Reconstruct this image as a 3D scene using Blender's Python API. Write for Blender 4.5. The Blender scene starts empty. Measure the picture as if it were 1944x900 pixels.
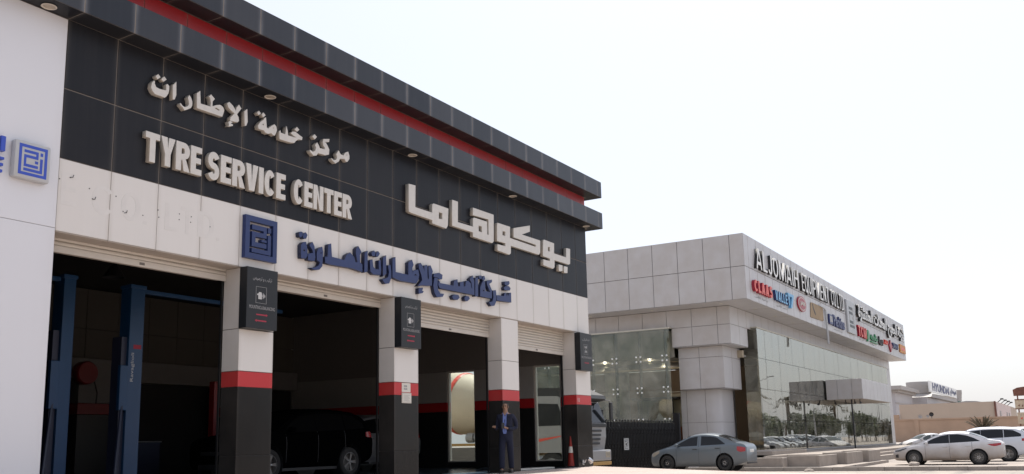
import bpy, bmesh, math, random
from mathutils import Vector, Matrix

# ------------------------------------------------------------------ camera, sky, sun, exposure
scene = bpy.context.scene
COL = scene.collection
R_ = math.radians
cam_d = bpy.data.cameras.new('camera')
cam = bpy.data.objects.new('camera', cam_d)
COL.objects.link(cam)
YAW, PITCH, ROLL = 0.5437, 0.17007, 0.02158
_a = Vector((math.sin(YAW), -math.cos(YAW), 0)); _f0 = Vector((math.cos(YAW), math.sin(YAW), 0)); _z = Vector((0, 0, 1))
_F = _f0 * math.cos(PITCH) + _z * math.sin(PITCH)
_U = -_f0 * math.sin(PITCH) + _z * math.cos(PITCH)
_R = _a * math.cos(ROLL) - _U * math.sin(ROLL)
_U2 = _a * math.sin(ROLL) + _U * math.cos(ROLL)
cam.matrix_world = Matrix(((_R.x, _U2.x, -_F.x, 0), (_R.y, _U2.y, -_F.y, 0), (_R.z, _U2.z, -_F.z, 0.73), (0, 0, 0, 1)))
cam_d.sensor_width = 36.0
cam_d.lens = 32.74
cam_d.shift_y = 0.0453
cam_d.clip_start = 0.1
cam_d.clip_end = 3000
scene.camera = cam

SUN_DIR = Vector((0.50, 0.09, 1.0)).normalized()          # towards the sun
SUN_EL = math.asin(SUN_DIR.z)
world = bpy.data.worlds.new('World'); scene.world = world; world.use_nodes = True
wn = world.node_tree
bg = wn.nodes['Background']
sky = wn.nodes.new('ShaderNodeTexSky'); sky.sky_type = 'NISHITA'; sky.sun_disc = False
sky.sun_elevation = SUN_EL
sky.sun_rotation = math.atan2(SUN_DIR.x, SUN_DIR.y)
sky.air_density = 1.0; sky.dust_density = 3.0; sky.ozone_density = 1.0
hz = wn.nodes.new('ShaderNodeMix'); hz.data_type = 'RGBA'; hz.inputs[0].default_value = 0.55      # pale dust haze over the whole sky
hz.inputs[7].default_value = (6.2, 6.35, 6.9, 1)
wn.links.new(sky.outputs[0], hz.inputs[6]); wn.links.new(hz.outputs[2], bg.inputs[0]); bg.inputs[1].default_value = 0.10
sun_d = bpy.data.lights.new('sun', 'SUN'); sun_d.energy = 3.6; sun_d.angle = R_(0.55); sun_d.color = (1.0, 0.95, 0.88)
sun = bpy.data.objects.new('sun', sun_d); COL.objects.link(sun)
sun.rotation_euler = SUN_DIR.to_track_quat('Z', 'Y').to_euler()
sun.location = (0, 0, 60)
scene.view_settings.view_transform = 'Standard'; scene.view_settings.look = 'None'
scene.view_settings.exposure = 0.84; scene.view_settings.gamma = 1.0
scene.cycles.max_bounces = 10; scene.cycles.transparent_max_bounces = 12
random.seed(7)

# ------------------------------------------------------------------ materials
def _pm(name):
    m = bpy.data.materials.new(name); m.use_nodes = True
    return m, m.node_tree, m.node_tree.nodes['Principled BSDF']
def mat(name, col, rough=0.5, metal=0.0, var=0.08, scale=6.0, bump=0.0, spec=0.5, bscale=None, coat=0.0, obj=True, detail=4, emis=None):
    """principled with soft noise variation of colour and an optional fine bump"""
    m, t, b = _pm(name)
    b.inputs['Roughness'].default_value = rough; b.inputs['Metallic'].default_value = metal
    b.inputs['Specular IOR Level'].default_value = spec; b.inputs['Coat Weight'].default_value = coat
    tc = t.nodes.new('ShaderNodeTexCoord'); src = tc.outputs['Object']
    n = t.nodes.new('ShaderNodeTexNoise'); n.inputs['Scale'].default_value = scale; n.inputs['Detail'].default_value = detail
    t.links.new(src, n.inputs['Vector'])
    mx = t.nodes.new('ShaderNodeMix'); mx.data_type = 'RGBA'
    mx.inputs[6].default_value = (*[c * (1 - var) for c in col], 1); mx.inputs[7].default_value = (*[min(1, c * (1 + var)) for c in col], 1)
    t.links.new(n.outputs['Fac'], mx.inputs[0]); t.links.new(mx.outputs[2], b.inputs['Base Color'])
    if bump:
        n2 = t.nodes.new('ShaderNodeTexNoise'); n2.inputs['Scale'].default_value = bscale or scale * 8; n2.inputs['Detail'].default_value = 6
        t.links.new(src, n2.inputs['Vector'])
        bp = t.nodes.new('ShaderNodeBump'); bp.inputs['Strength'].default_value = bump; bp.inputs['Distance'].default_value = 0.02
        t.links.new(n2.outputs['Fac'], bp.inputs['Height']); t.links.new(bp.outputs[0], b.inputs['Normal'])
    return m
def panel_mat(name, col, dust, rough, amount=0.35, wave=0.02, streak=0.3, spec=0.5):
    """cladding sheet: dusty towards the joints, run marks, slightly uneven sheet; a little different from piece to piece"""
    m, t, b = _pm(name); L = t.links.new; N = t.nodes.new
    b.inputs['Specular IOR Level'].default_value = spec
    tc = N('ShaderNodeTexCoord'); sep = N('ShaderNodeSeparateXYZ'); L(tc.outputs['Generated'], sep.inputs[0])
    def edge(sock):
        s = N('ShaderNodeMath'); s.operation = 'SUBTRACT'; L(sock, s.inputs[0]); s.inputs[1].default_value = 0.5
        a = N('ShaderNodeMath'); a.operation = 'ABSOLUTE'; L(s.outputs[0], a.inputs[0])
        mr = N('ShaderNodeMapRange'); mr.inputs[1].default_value = 0.36; mr.inputs[2].default_value = 0.5; L(a.outputs[0], mr.inputs[0])
        p = N('ShaderNodeMath'); p.operation = 'POWER'; L(mr.outputs[0], p.inputs[0]); p.inputs[1].default_value = 3.0
        return p.outputs[0]
    ex = edge(sep.outputs['X'])
    geo = N('ShaderNodeNewGeometry')
    n1 = N('ShaderNodeTexNoise'); n1.inputs['Scale'].default_value = 1.6; n1.inputs['Detail'].default_value = 5; L(geo.outputs['Position'], n1.inputs['Vector'])
    mp = N('ShaderNodeMapping'); mp.inputs['Scale'].default_value = (9, 9, 0.5); L(geo.outputs['Position'], mp.inputs[0])
    n2 = N('ShaderNodeTexNoise'); n2.inputs['Scale'].default_value = 1.5; n2.inputs['Detail'].default_value = 6; L(mp.outputs[0], n2.inputs['Vector'])
    oi = N('ShaderNodeObjectInfo')
    def mul(a, k):
        x = N('ShaderNodeMath'); x.operation = 'MULTIPLY'; L(a, x.inputs[0])
        if isinstance(k, float): x.inputs[1].default_value = k
        else: L(k, x.inputs[1])
        return x.outputs[0]
    def add(a, c):
        x = N('ShaderNodeMath'); x.operation = 'ADD'; x.use_clamp = True; L(a, x.inputs[0]); L(c, x.inputs[1]); return x.outputs[0]
    f = add(mul(mul(ex, n1.outputs['Fac']), amount * 1.8), mul(mul(n1.outputs['Fac'], n2.outputs['Fac']), amount * streak))
    f = add(f, mul(oi.outputs['Random'], amount * 0.26))
    mx = N('ShaderNodeMix'); mx.data_type = 'RGBA'; L(f, mx.inputs[0]); mx.inputs[6].default_value = (*col, 1); mx.inputs[7].default_value = (*dust, 1)
    L(mx.outputs[2], b.inputs['Base Color'])
    rr = N('ShaderNodeMapRange'); L(n1.outputs['Fac'], rr.inputs[0]); rr.inputs[3].default_value = rough * 0.8; rr.inputs[4].default_value = rough * 1.3
    L(rr.outputs[0], b.inputs['Roughness'])
    if wave:
        n3 = N('ShaderNodeTexNoise'); n3.inputs['Scale'].default_value = 1.1; n3.inputs['Detail'].default_value = 1; L(geo.outputs['Position'], n3.inputs['Vector'])
        bp = N('ShaderNodeBump'); bp.inputs['Strength'].default_value = wave; bp.inputs['Distance'].default_value = 0.5
        L(n3.outputs['Fac'], bp.inputs['Height']); L(bp.outputs[0], b.inputs['Normal'])
    return m
def glass_mat(name, tint, ior=1.6, rough=0.0, film=0.0, streak=False):
    m, t, b = _pm(name); N = t.nodes.new; L = t.links.new
    t.nodes.remove(b); out = t.nodes['Material Output']
    tr = N('ShaderNodeBsdfTransparent'); tr.inputs[0].default_value = (*tint, 1)
    gl = N('ShaderNodeBsdfGlossy'); gl.inputs['Roughness'].default_value = rough; gl.inputs[0].default_value = (0.96, 0.97, 0.92, 1)
    fr = N('ShaderNodeFresnel'); fr.inputs[0].default_value = ior
    geo = N('ShaderNodeNewGeometry')
    n3 = N('ShaderNodeTexNoise'); n3.inputs['Scale'].default_value = 0.7; n3.inputs['Detail'].default_value = 2; L(geo.outputs['Position'], n3.inputs['Vector'])
    bp = N('ShaderNodeBump'); bp.inputs['Strength'].default_value = 0.035; bp.inputs['Distance'].default_value = 0.25
    if streak:
        mp = N('ShaderNodeMapping'); mp.inputs['Scale'].default_value = (.9, 1, .25); L(geo.outputs['Position'], mp.inputs[0]); L(mp.outputs[0], n3.inputs['Vector']); bp.inputs['Strength'].default_value = 0.014
    L(n3.outputs['Fac'], bp.inputs['Height']); L(bp.outputs[0], gl.inputs['Normal'])
    mx = N('ShaderNodeMixShader'); L(fr.outputs[0], mx.inputs[0]); L(tr.outputs[0], mx.inputs[1]); L(gl.outputs[0], mx.inputs[2])
    last = mx.outputs[0]
    if film:
        df = N('ShaderNodeBsdfDiffuse'); df.inputs[0].default_value = (0.62, 0.60, 0.52, 1)
        n4 = N('ShaderNodeTexNoise'); n4.inputs['Scale'].default_value = 1.3; n4.inputs['Detail'].default_value = 6; L(geo.outputs['Position'], n4.inputs['Vector'])
        mr = N('ShaderNodeMapRange'); mr.inputs[1].default_value = 0.35; mr.inputs[2].default_value = 0.75; mr.inputs[4].default_value = film; L(n4.outputs['Fac'], mr.inputs[0])
        m2 = N('ShaderNodeMixShader'); L(mr.outputs[0], m2.inputs[0]); L(last, m2.inputs[1]); L(df.outputs[0], m2.inputs[2]); last = m2.outputs[0]
    L(last, out.inputs[0]); return m

M = {}
M['dark'] = panel_mat('dark cladding', (0.009, 0.0105, 0.015), (0.13, 0.12, 0.11), 0.32, 0.26, spec=0.13, streak=0.5)
M['canopy'] = panel_mat('dark canopy cladding', (0.011, 0.014, 0.021), (0.24, 0.245, 0.26), 0.30, 0.42, spec=0.28, streak=0.2)
M['white'] = panel_mat('white cladding', (0.655, 0.635, 0.605), (0.42, 0.38, 0.33), 0.42, 0.35, 0.01, 0.5)
M['coolwhite'] = panel_mat('clean white cladding', (0.64, 0.65, 0.68), (0.5, 0.48, 0.46), 0.45, 0.2, 0.01)
M['red'] = panel_mat('red cladding', (0.45, 0.012, 0.018), (0.4, 0.12, 0.1), 0.35, 0.25)
M['black'] = panel_mat('black polished cladding', (0.007, 0.007, 0.0075), (0.10, 0.09, 0.08), 0.18, 0.20, 0.015, 0.6, spec=0.2)
M['silver'] = panel_mat('silver cladding', (0.50, 0.492, 0.50), (0.37, 0.33, 0.30), 0.38, 0.4, 0.012, 0.6)
M['stripe'] = panel_mat('deep red stripe cladding', (0.30, 0.007, 0.011), (0.3, 0.09, 0.08), 0.4, 0.25)
M['letter_side'] = mat('letter side', (.42, .385, .33), .5, var=.12, scale=9)
M['blue_side'] = mat('dark blue letter side', (.006, .011, .042), .4)
M['gateblack'] = mat('matt black gate steel', (.007, .007, .008), .6, spec=.2)
M['seal_l'] = mat('tan joint sealant', (0.20, 0.175, 0.15), 0.8)
M['seal_d'] = mat('dark joint sealant', (0.05, 0.045, 0.04), 0.8)
M['seal_m'] = mat('grey joint sealant', (0.14, 0.13, 0.12), 0.8)
M['letter'] = mat('cream letter face', (0.56, 0.54, 0.50), 0.45, var=0.10, scale=9)
M['blue'] = mat('blue letter', (0.010, 0.025, 0.108), 0.4, var=0.15)
M['blue2'] = mat('bright blue letter', (0.03, 0.07, 0.42), 0.35)
M['grey'] = mat('light grey plastic', (0.42, 0.43, 0.44), 0.45)
M['signblack'] = mat('charcoal sign sheet', (0.018, 0.020, 0.023), 0.4, spec=.3)
M['printwhite'] = mat('white print', (0.48, 0.48, 0.47), 0.6)
M['printgrey'] = mat('worn silver print', (0.30, 0.30, 0.30), 0.6)
M['printred'] = mat('red print', (0.33, 0.02, 0.045), 0.6)
M['ghost'] = mat('faded letter print', (0.615, 0.595, 0.565), 0.42)
M['shutter'] = mat('cream shutter slat', (0.52, 0.485, 0.43), 0.5, var=0.12, scale=3, bump=0.05)
M['soffit'] = mat('cream soffit', (0.42, 0.37, 0.32), 0.6, var=0.15, scale=2)
M['lampring'] = mat('cream lamp ring', (0.5, 0.46, 0.4), 0.5)
M['lampglass'] = mat('frosted lamp glass', (0.35, 0.30, 0.24), 0.3)
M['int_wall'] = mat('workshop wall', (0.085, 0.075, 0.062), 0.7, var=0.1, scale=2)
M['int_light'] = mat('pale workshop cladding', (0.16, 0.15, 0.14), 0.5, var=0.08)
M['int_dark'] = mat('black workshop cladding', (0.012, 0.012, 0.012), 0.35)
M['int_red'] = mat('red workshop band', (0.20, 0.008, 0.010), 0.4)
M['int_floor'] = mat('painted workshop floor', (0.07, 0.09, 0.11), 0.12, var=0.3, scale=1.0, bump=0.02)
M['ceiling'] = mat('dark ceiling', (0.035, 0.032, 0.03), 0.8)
M['liftblue'] = mat('blue lift paint', (0.008, 0.048, 0.125), 0.4, var=0.15, scale=3)
M['liftdark'] = mat('dark lift steel', (0.02, 0.025, 0.05), 0.5)
M['steel'] = mat('brushed steel', (0.55, 0.55, 0.56), 0.28, metal=1.0, var=0.08)
M['chrome'] = mat('chrome', (0.8, 0.8, 0.82), 0.12, metal=1.0, var=0.02)
M['blackmetal'] = mat('black painted metal', (0.018, 0.018, 0.02), 0.45)
M['rubber'] = mat('tyre rubber', (0.022, 0.021, 0.02), 0.85, var=0.25, scale=8, bump=0.15)
M['plastic'] = mat('black plastic', (0.02, 0.02, 0.022), 0.5)
M['orange'] = mat('orange cone plastic', (0.26, 0.018, 0.010), 0.6, var=0.25, scale=12)
M['paper'] = mat('printed paper', (0.6, 0.58, 0.52), 0.7)
M['concrete'] = mat('cast concrete block', (0.29, 0.25, 0.215), 0.85, var=0.28, scale=3.0, bump=0.25, detail=8)
M['kerb'] = mat('kerb concrete', (0.28, 0.25, 0.22), 0.9, var=0.3, scale=4.0, bump=0.3, detail=8)
M['cylgrey'] = mat('grey composite', (0.36, 0.35, 0.345), 0.5)
M['glass'] = glass_mat('green tinted glazing', (0.76, 0.77, 0.70), 1.65, film=0.26)
M['glass2'] = glass_mat('coated street glazing', (0.45, 0.48, 0.44), 5.0, film=0.20, streak=True)
M['winglass'] = glass_mat('workshop window glass', (0.80, 0.84, 0.82), 1.45, film=0.05)
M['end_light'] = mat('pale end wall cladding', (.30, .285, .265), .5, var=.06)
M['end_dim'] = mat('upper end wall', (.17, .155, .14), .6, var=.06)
M['end_red'] = mat('red end wall band', (.36, .012, .015), .4)
M['brown'] = mat('brown showroom wall', (0.22, 0.155, 0.105), 0.6)
M['cream'] = mat('cream showroom wall', (0.42, 0.36, 0.27), 0.6)
M['greenfin'] = glass_mat('glass fin', (0.55, 0.62, 0.55), 1.5)

# ------------------------------------------------------------------ mesh helpers
WL = {}
class MB:
    def __init__(s): s.v = []; s.f = []; s.mi = []
    def add(s, vs, fs, mi=0):
        n = len(s.v); s.v += [tuple(v) for v in vs]
        for f in fs: s.f.append(tuple(i + n for i in f)); s.mi.append(mi)
        return s
    def box(s, x0, x1, y0, y1, z0, z1, mi=0):
        v = [(x0, y0, z0), (x1, y0, z0), (x1, y1, z0), (x0, y1, z0), (x0, y0, z1), (x1, y0, z1), (x1, y1, z1), (x0, y1, z1)]
        return s.add(v, [(0, 3, 2, 1), (4, 5, 6, 7), (0, 1, 5, 4), (1, 2, 6, 5), (2, 3, 7, 6), (3, 0, 4, 7)], mi)
    def cbox(s, x0, x1, y0, y1, z0, z1, c=0.01, mi=0):
        """box with chamfered edges on all sides"""
        bm = bmesh.new(); bmesh.ops.create_cube(bm, size=1)
        for v in bm.verts: v.co = Vector(((x0 + x1) / 2 + v.co.x * (x1 - x0), (y0 + y1) / 2 + v.co.y * (y1 - y0), (z0 + z1) / 2 + v.co.z * (z1 - z0)))
        bmesh.ops.bevel(bm, geom=bm.edges[:], offset=c, segments=2, affect='EDGES', profile=0.5)
        bm.verts.index_update(); s.add([v.co for v in bm.verts], [[v.index for v in f.verts] for f in bm.faces], mi); bm.free(); return s
    def tube(s, pts, r, n=8, mi=0, cap=True):
        pts = [Vector(p) for p in pts]; rs = r if isinstance(r, (list, tuple)) else [r] * len(pts)
        rings = []; prev = None
        for i, p in enumerate(pts):
            d = (pts[min(i + 1, len(pts) - 1)] - pts[max(i - 1, 0)]).normalized()
            if prev is None:
                a = d.orthogonal().normalized()
            else:
                a = (prev - d * prev.dot(d))
                a = a.normalized() if a.length > 1e-6 else d.orthogonal().normalized()
            prev = a; b = d.cross(a)
            rings.append([p + (a * math.cos(2 * math.pi * k / n) + b * math.sin(2 * math.pi * k / n)) * rs[i] for k in range(n)])
        vs = [q for ring in rings for q in ring]; fs = []
        for i in range(len(pts) - 1):
            for k in range(n):
                fs.append((i * n + k, i * n + (k + 1) % n, (i + 1) * n + (k + 1) % n, (i + 1) * n + k))
        if cap: fs += [tuple(range(n - 1, -1, -1)), tuple((len(pts) - 1) * n + k for k in range(n))]
        return s.add(vs, fs, mi)
    def cyl(s, p0, p1, r, n=16, mi=0): return s.tube([p0, p1], r, n, mi)
    def lathe(s, prof, c=(0, 0, 0), axis='z', n=24, mi=0):
        """prof: list of (radius, along)"""
        vs = []; fs = []
        for (r, h) in prof:
            for k in range(n):
                a = 2 * math.pi * k / n; x, y = r * math.cos(a), r * math.sin(a)
                vs.append({'z': (c[0] + x, c[1] + y, c[2] + h), 'y': (c[0] + x, c[1] + h, c[2] + y), 'x': (c[0] + h, c[1] + x, c[2] + y)}[axis])
        for i in range(len(prof) - 1):
            for k in range(n): fs.append((i * n + k, i * n + (k + 1) % n, (i + 1) * n + (k + 1) % n, (i + 1) * n + k))
        return s.add(vs, fs, mi)
    def prism(s, poly, y0, y1, plane='xz', mi=0):
        """poly (2-D) extruded; xz: along y, yz: along x, xy: along z"""
        f = {'xz': lambda a, b, h: (a, h, b), 'yz': lambda a, b, h: (h, a, b), 'xy': lambda a, b, h: (a, b, h)}[plane]
        n = len(poly); vs = [f(a, b, y0) for a, b in poly] + [f(a, b, y1) for a, b in poly]
        fs = [tuple(range(n)), tuple(range(2 * n - 1, n - 1, -1))] + [(i, n + i, n + (i + 1) % n, (i + 1) % n) for i in range(n)]
        return s.add(vs, fs, mi)
    def mesh(s, name, mats, smooth=False, origin=(0, 0, 0)):
        me = bpy.data.meshes.new(name); o = Vector(origin)
        me.from_pydata([Vector(v) - o for v in s.v], [], s.f)
        for m in (mats if isinstance(mats, (list, tuple)) else [mats]): me.materials.append(m)
        if any(s.mi): me.polygons.foreach_set('material_index', s.mi)
        bm = bmesh.new(); bm.from_mesh(me); bmesh.ops.recalc_face_normals(bm, faces=bm.faces[:]); bm.to_mesh(me); bm.free()
        if smooth:
            me.polygons.foreach_set('use_smooth', [True] * len(me.polygons))
            me.set_sharp_from_angle(angle=R_(smooth if smooth is not True else 35))
        me.update(); return me
    def build(s, name, mats, parent=None, smooth=False, at=None, **kw):
        pw = WL.get(parent.name, Vector()) if parent else Vector()
        o = Vector(at) if at is not None else (pw if parent else Vector())
        return link(name, s.mesh(name, mats, smooth, o), parent, o, **kw)
def link(name, data, parent=None, wloc=(0, 0, 0), label=None, cat=None, group=None, kind=None, rot=None):
    o = bpy.data.objects.new(name, data); COL.objects.link(o)
    wloc = Vector(wloc); pw = WL.get(parent.name, Vector()) if parent else Vector()
    o.location = wloc - pw; WL[o.name] = wloc
    if parent: o.parent = parent
    if rot: o.rotation_euler = rot
    if label: o['label'] = label
    if cat: o['category'] = cat
    if group: o['group'] = group
    if kind: o['kind'] = kind
    return o
def thing(name, label, cat, loc=(0, 0, 0), group=None): return link(name, None, None, loc, label, cat, group)
def kids(o): return [c for c in bpy.data.objects if c.parent == o]
_CH = {}
def index_children():
    _CH.clear()
    for c in bpy.data.objects:
        if c.parent: _CH.setdefault(c.parent.name, []).append(c)
def copy_tree(o, loc=None, rotz=None, label=None, parent=None, matmap=None):
    c = o.copy(); COL.objects.link(c)
    if parent: c.parent = parent
    if matmap and c.data:
        if any(ms.material and ms.material.name in matmap for ms in c.material_slots):
            c.data = c.data.copy()
            for i, mm in enumerate(c.data.materials):
                if mm and mm.name in matmap: c.data.materials[i] = matmap[mm.name]
    if loc is not None: c.location = loc
    if rotz is not None: c.rotation_euler = (0, 0, rotz)
    if label: c['label'] = label
    for ch in _CH.get(o.name, []): copy_tree(ch, parent=c, matmap=matmap)
    return c
_PM = {}
def panel(name, parent, x0, x1, y0, y1, z0, z1, m, g=0.007, c=0.004):
    """one cladding piece with its joints left open round it; alike sizes share a mesh"""
    dx, dy, dz = x1 - x0, y1 - y0, z1 - z0
    ax = min((dx, 'x'), (dy, 'y'), (dz, 'z'))[1]
    gx, gy, gz = (0 if ax == 'x' else g), (0 if ax == 'y' else g), (0 if ax == 'z' else g)
    key = (round(dx, 3), round(dy, 3), round(dz, 3), m.name, g)
    if key not in _PM:
        b = MB(); h = [dx / 2 - gx, dy / 2 - gy, dz / 2 - gz]
        i = 'xyz'.index(ax); e = [0.006 if k != i else 0 for k in range(3)]
        # a tray: rounded back edges, slightly smaller outer faces
        vs = []
        for s, ins in ((-1, 1), (-1, 0), (1, 0), (1, 1)):
            ring = []
            for (p, q) in ((-1, -1), (1, -1), (1, 1), (-1, 1)):
                co = [0, 0, 0]; o1, o2 = [k for k in range(3) if k != i]
                co[o1] = p * (h[o1] - 0.005 * ins); co[o2] = q * (h[o2] - 0.005 * ins)
                co[i] = s * (h[i] - (0.004 if not ins else 0)); ring.append(tuple(co))
            vs += ring
        fs = [(0, 1, 2, 3), (12, 15, 14, 13)]
        for r in range(3):
            for k in range(4): fs.append((r * 4 + k, r * 4 + (k + 1) % 4, r * 4 + 4 + (k + 1) % 4, r * 4 + 4 + k))
        b.add(vs, fs); _PM[key] = b.mesh(name, m)
    o = link(name, _PM[key], parent, ((x0 + x1) / 2, (y0 + y1) / 2, (z0 + z1) / 2))
    k = .0016; o.rotation_euler = [random.uniform(-k, k) if a_ != ax else 0 for a_ in 'xyz']      # sheets never hang quite true
    return o
def curve_mesh(name, polys, depth, m, bevel=0.0):
    """polys: list of closed 2-D outlines (holes included) -> solid standing in the xz plane, front at y=0, body to y=depth"""
    cu = bpy.data.curves.new(name, 'CURVE'); cu.dimensions = '2D'; cu.fill_mode = 'BOTH'; cu.extrude = depth / 2 - bevel; cu.bevel_depth = bevel; cu.bevel_resolution = 1
    cu.offset = -bevel
    for p in polys:
        sp = cu.splines.new('POLY'); sp.points.add(len(p) - 1)
        for i, (x, z) in enumerate(p): sp.points[i].co = (x, z, 0, 1)
        sp.use_cyclic_u = True
    ob = bpy.data.objects.new(name, cu); me = bpy.data.meshes.new_from_object(ob)
    bpy.data.objects.remove(ob); bpy.data.curves.remove(cu)
    for v in me.vertices: v.co = Vector((v.co.x, depth / 2 - v.co.z, v.co.y))
    me.name = name; me.materials.clear(); me.materials.append(m)
    sd = {'cream letter face': 'letter_side', 'blue letter': 'blue_side'}.get(m.name)
    if sd:
        me.materials.append(M[sd])
        for p in me.polygons:
            if abs(p.normal.y) < .4: p.material_index = 1
    return me
def text_mesh(name, s, w, h, depth, m, offset=0.0, mirror=False):
    """flat or raised lettering fitted to w x h, lower left corner at the origin, front at y=0"""
    cu = bpy.data.curves.new(name, 'FONT'); cu.body = s; cu.extrude = max(depth / 2, 0.0); cu.offset = offset; cu.resolution_u = 3
    ob = bpy.data.objects.new(name, cu); me = bpy.data.meshes.new_from_object(ob)
    bpy.data.objects.remove(ob); bpy.data.curves.remove(cu)
    if not me.vertices: return me
    xs = [v.co.x for v in me.vertices]; ys = [v.co.y for v in me.vertices]
    x0, x1, y0, y1 = min(xs), max(xs), min(ys), max(ys)
    for v in me.vertices:
        v.co = Vector(((v.co.x - x0) / (x1 - x0) * w, depth / 2 - v.co.z, (v.co.y - y0) / (y1 - y0) * h))
    me.name = name; me.materials.clear(); me.materials.append(m); return me
def strip_mesh(pts, t):
    """outline of a bent stroke of width t"""
    L = []; Rr = []
    for i, p in enumerate(pts):
        a = Vector(pts[max(i - 1, 0)]); b = Vector(pts[min(i + 1, len(pts) - 1)]); d = (b - a).normalized(); n = Vector((-d.y, d.x))
        L.append(tuple(Vector(p) + n * t / 2)); Rr.append(tuple(Vector(p) - n * t / 2))
    return L + Rr[::-1]
def arc(cx, cy, rx, ry, a0, a1, n=10): return [(cx + rx * math.cos(R_(a0 + (a1 - a0) * i / n)), cy + ry * math.sin(R_(a0 + (a1 - a0) * i / n))) for i in range(n + 1)]
def glyph(ch, t=0.24, w=None):
    """heavy grotesque capitals, height 1; returns (outlines, width)"""
    W = dict(I=t, M=0.92, J=0.5, L=0.52, E=0.56, F=0.54, T=0.66, S=0.62, C=0.64).get(ch, 0.68)
    if w: W = w if ch != 'I' else t
    th = t * 0.78; h = W / 2
    if ch == 'I': return [[(0, 0), (t, 0), (t, 1), (0, 1)]], W
    if ch == 'T': return [[(0, 1), (0, 1 - th), (h - t / 2, 1 - th), (h - t / 2, 0), (h + t / 2, 0), (h + t / 2, 1 - th), (W, 1 - th), (W, 1)]], W
    if ch == 'L': return [[(0, 0), (W, 0), (W, th), (t, th), (t, 1), (0, 1)]], W
    if ch == 'E': return [[(0, 0), (W, 0), (W, th), (t, th), (t, .5 - th * .45), (W * .93, .5 - th * .45), (W * .93, .5 + th * .5), (t, .5 + th * .5), (t, 1 - th), (W, 1 - th), (W, 1), (0, 1)]], W
    if ch == 'H': return [[(0, 0), (t, 0), (t, .5 - th / 2), (W - t, .5 - th / 2), (W - t, 0), (W, 0), (W, 1), (W - t, 1), (W - t, .5 + th / 2), (t, .5 + th / 2), (t, 1), (0, 1)]], W
    if ch == 'N': return [[(0, 0), (t * .9, 0), (t * .9, .62), (W - t * .95, 0), (W, 0), (W, 1), (W - t * .9, 1), (W - t * .9, .38), (t * .95, 1), (0, 1)]], W
    if ch == 'M': return [[(0, 0), (t * .8, 0), (t * .8, .68), (h - t * .38, 0), (h + t * .38, 0), (W - t * .8, .68), (W - t * .8, 0), (W, 0), (W, 1), (W - t * .95, 1), (h, .30), (t * .95, 1), (0, 1)]], W
    if ch == 'V': return [[(0, 1), (t * 1.05, 1), (h, .3), (W - t * 1.05, 1), (W, 1), (h + t * .55, 0), (h - t * .55, 0)]], W
    if ch == 'Y': return [[(0, 1), (t * 1.1, 1), (h, .62), (W - t * 1.1, 1), (W, 1), (h + t / 2, .42), (h + t / 2, 0), (h - t / 2, 0), (h - t / 2, .42)]], W
    if ch == 'A': return [[(0, 0), (h - t * .55, 1), (h + t * .55, 1), (W, 0), (W - t * 1.0, 0), (W - t * 1.15, .2), (t * 1.15, .2), (t, 0)], [(t * 1.3, .36), (W - t * 1.3, .36), (h, .78)]], W
    O = lambda: arc(h, .5, h, .5, 0, 360 - 15, 23)
    if ch in 'OQ':
        o = O()
        if ch == 'Q': o = arc(h, .5, h, .5, -30, 290, 20) + [(W * .80, -.10), (W * 1.05, .02)]
        r = [o, arc(h, .5, h - t, .5 - th, 0, 345, 23)]
        return r, W
    if ch == 'C': return [arc(h, .5, h, .5, 38, 322, 20) + arc(h, .5, h - t, .5 - th, 322, 38, 20)], W
    if ch == 'D': return [[(0, 0)] + arc(W - h, .5, h, .5, -90, 90, 12) + [(0, 1)], [(t, th), (t, 1 - th)] + arc(W - h, .5, h - t, .5 - th, 90, -90, 12)], W
    if ch == 'U': return [[(0, 1), (t, 1), (t, .34)] + arc(h, .34, h - t, .34 - th, 180, 360, 10) + [(W - t, 1), (W, 1)] + arc(h, .34, h, .34, 0, -180, 12)], W
    if ch == 'J': return [[(W, 1), (W - t, 1), (W - t, .3)] + arc(h, .3, h - t, .3 - th, 0, -160, 8) + arc(h, .3, h, .3, -165, 0, 10)], W
    if ch in 'PR':
        o = [(0, 0), (t, 0), (t, .42 - th * .2)]
        if ch == 'R': o += [(t * 1.15, .42 - th * .2), (W - t * 1.05, 0), (W + .02, 0), (W - t * .75, .45)]
        else: o += [(W * .55, .42 - th * .2)]
        o += arc(W - .3, .70, .3, .30, -55 if ch == 'R' else -80, 90, 10) + [(0, 1)]
        return [o, [(t, .42 + th * .8), (t, 1 - th)] + arc(W - .3, .70, max(.3 - t * .95, .04), .30 - th, 90, -90, 6)], W
    if ch == 'S':
        ry = (1 - th) / 4; rx = h - t / 2; c = arc(h, 1 - th / 2 - ry, rx, ry, 20, 265, 14) + arc(h, th / 2 + ry, rx, ry, 85, -160, 14)
        return [strip_mesh(c, th * 1.12)], W
    if ch == '.': return [[(0, 0), (t, 0), (t, th), (0, th)]], t
    return [[(0, 0), (W, 0), (W, 1), (0, 1)]], W
_GL = {}
def word(parent, s, x0, x1, z0, z1, yfront, depth, m, t=0.24, gap=0.10, space=0.32, bevel=0.0):
    """a row of separate raised letters fitted between x0 and x1"""
    tot = 0; lay = []
    for ch in s:
        if ch == ' ': tot += space; continue
        g, w = glyph(ch, t); lay.append((ch, tot)); tot += w + gap
    tot -= gap; kx = (x1 - x0) / tot; kz = z1 - z0
    for ch, off in lay:
        key = (ch, round(kx, 4), round(kz, 4), m.name, t)
        if key not in _GL:
            g, w = glyph(ch, t); _GL[key] = curve_mesh('letter', [[(x * kx, z * kz) for x, z in p] for p in g], depth, m, bevel)
        link('letter', _GL[key], parent, (x0 + off * kx, yfront, z0))
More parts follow.
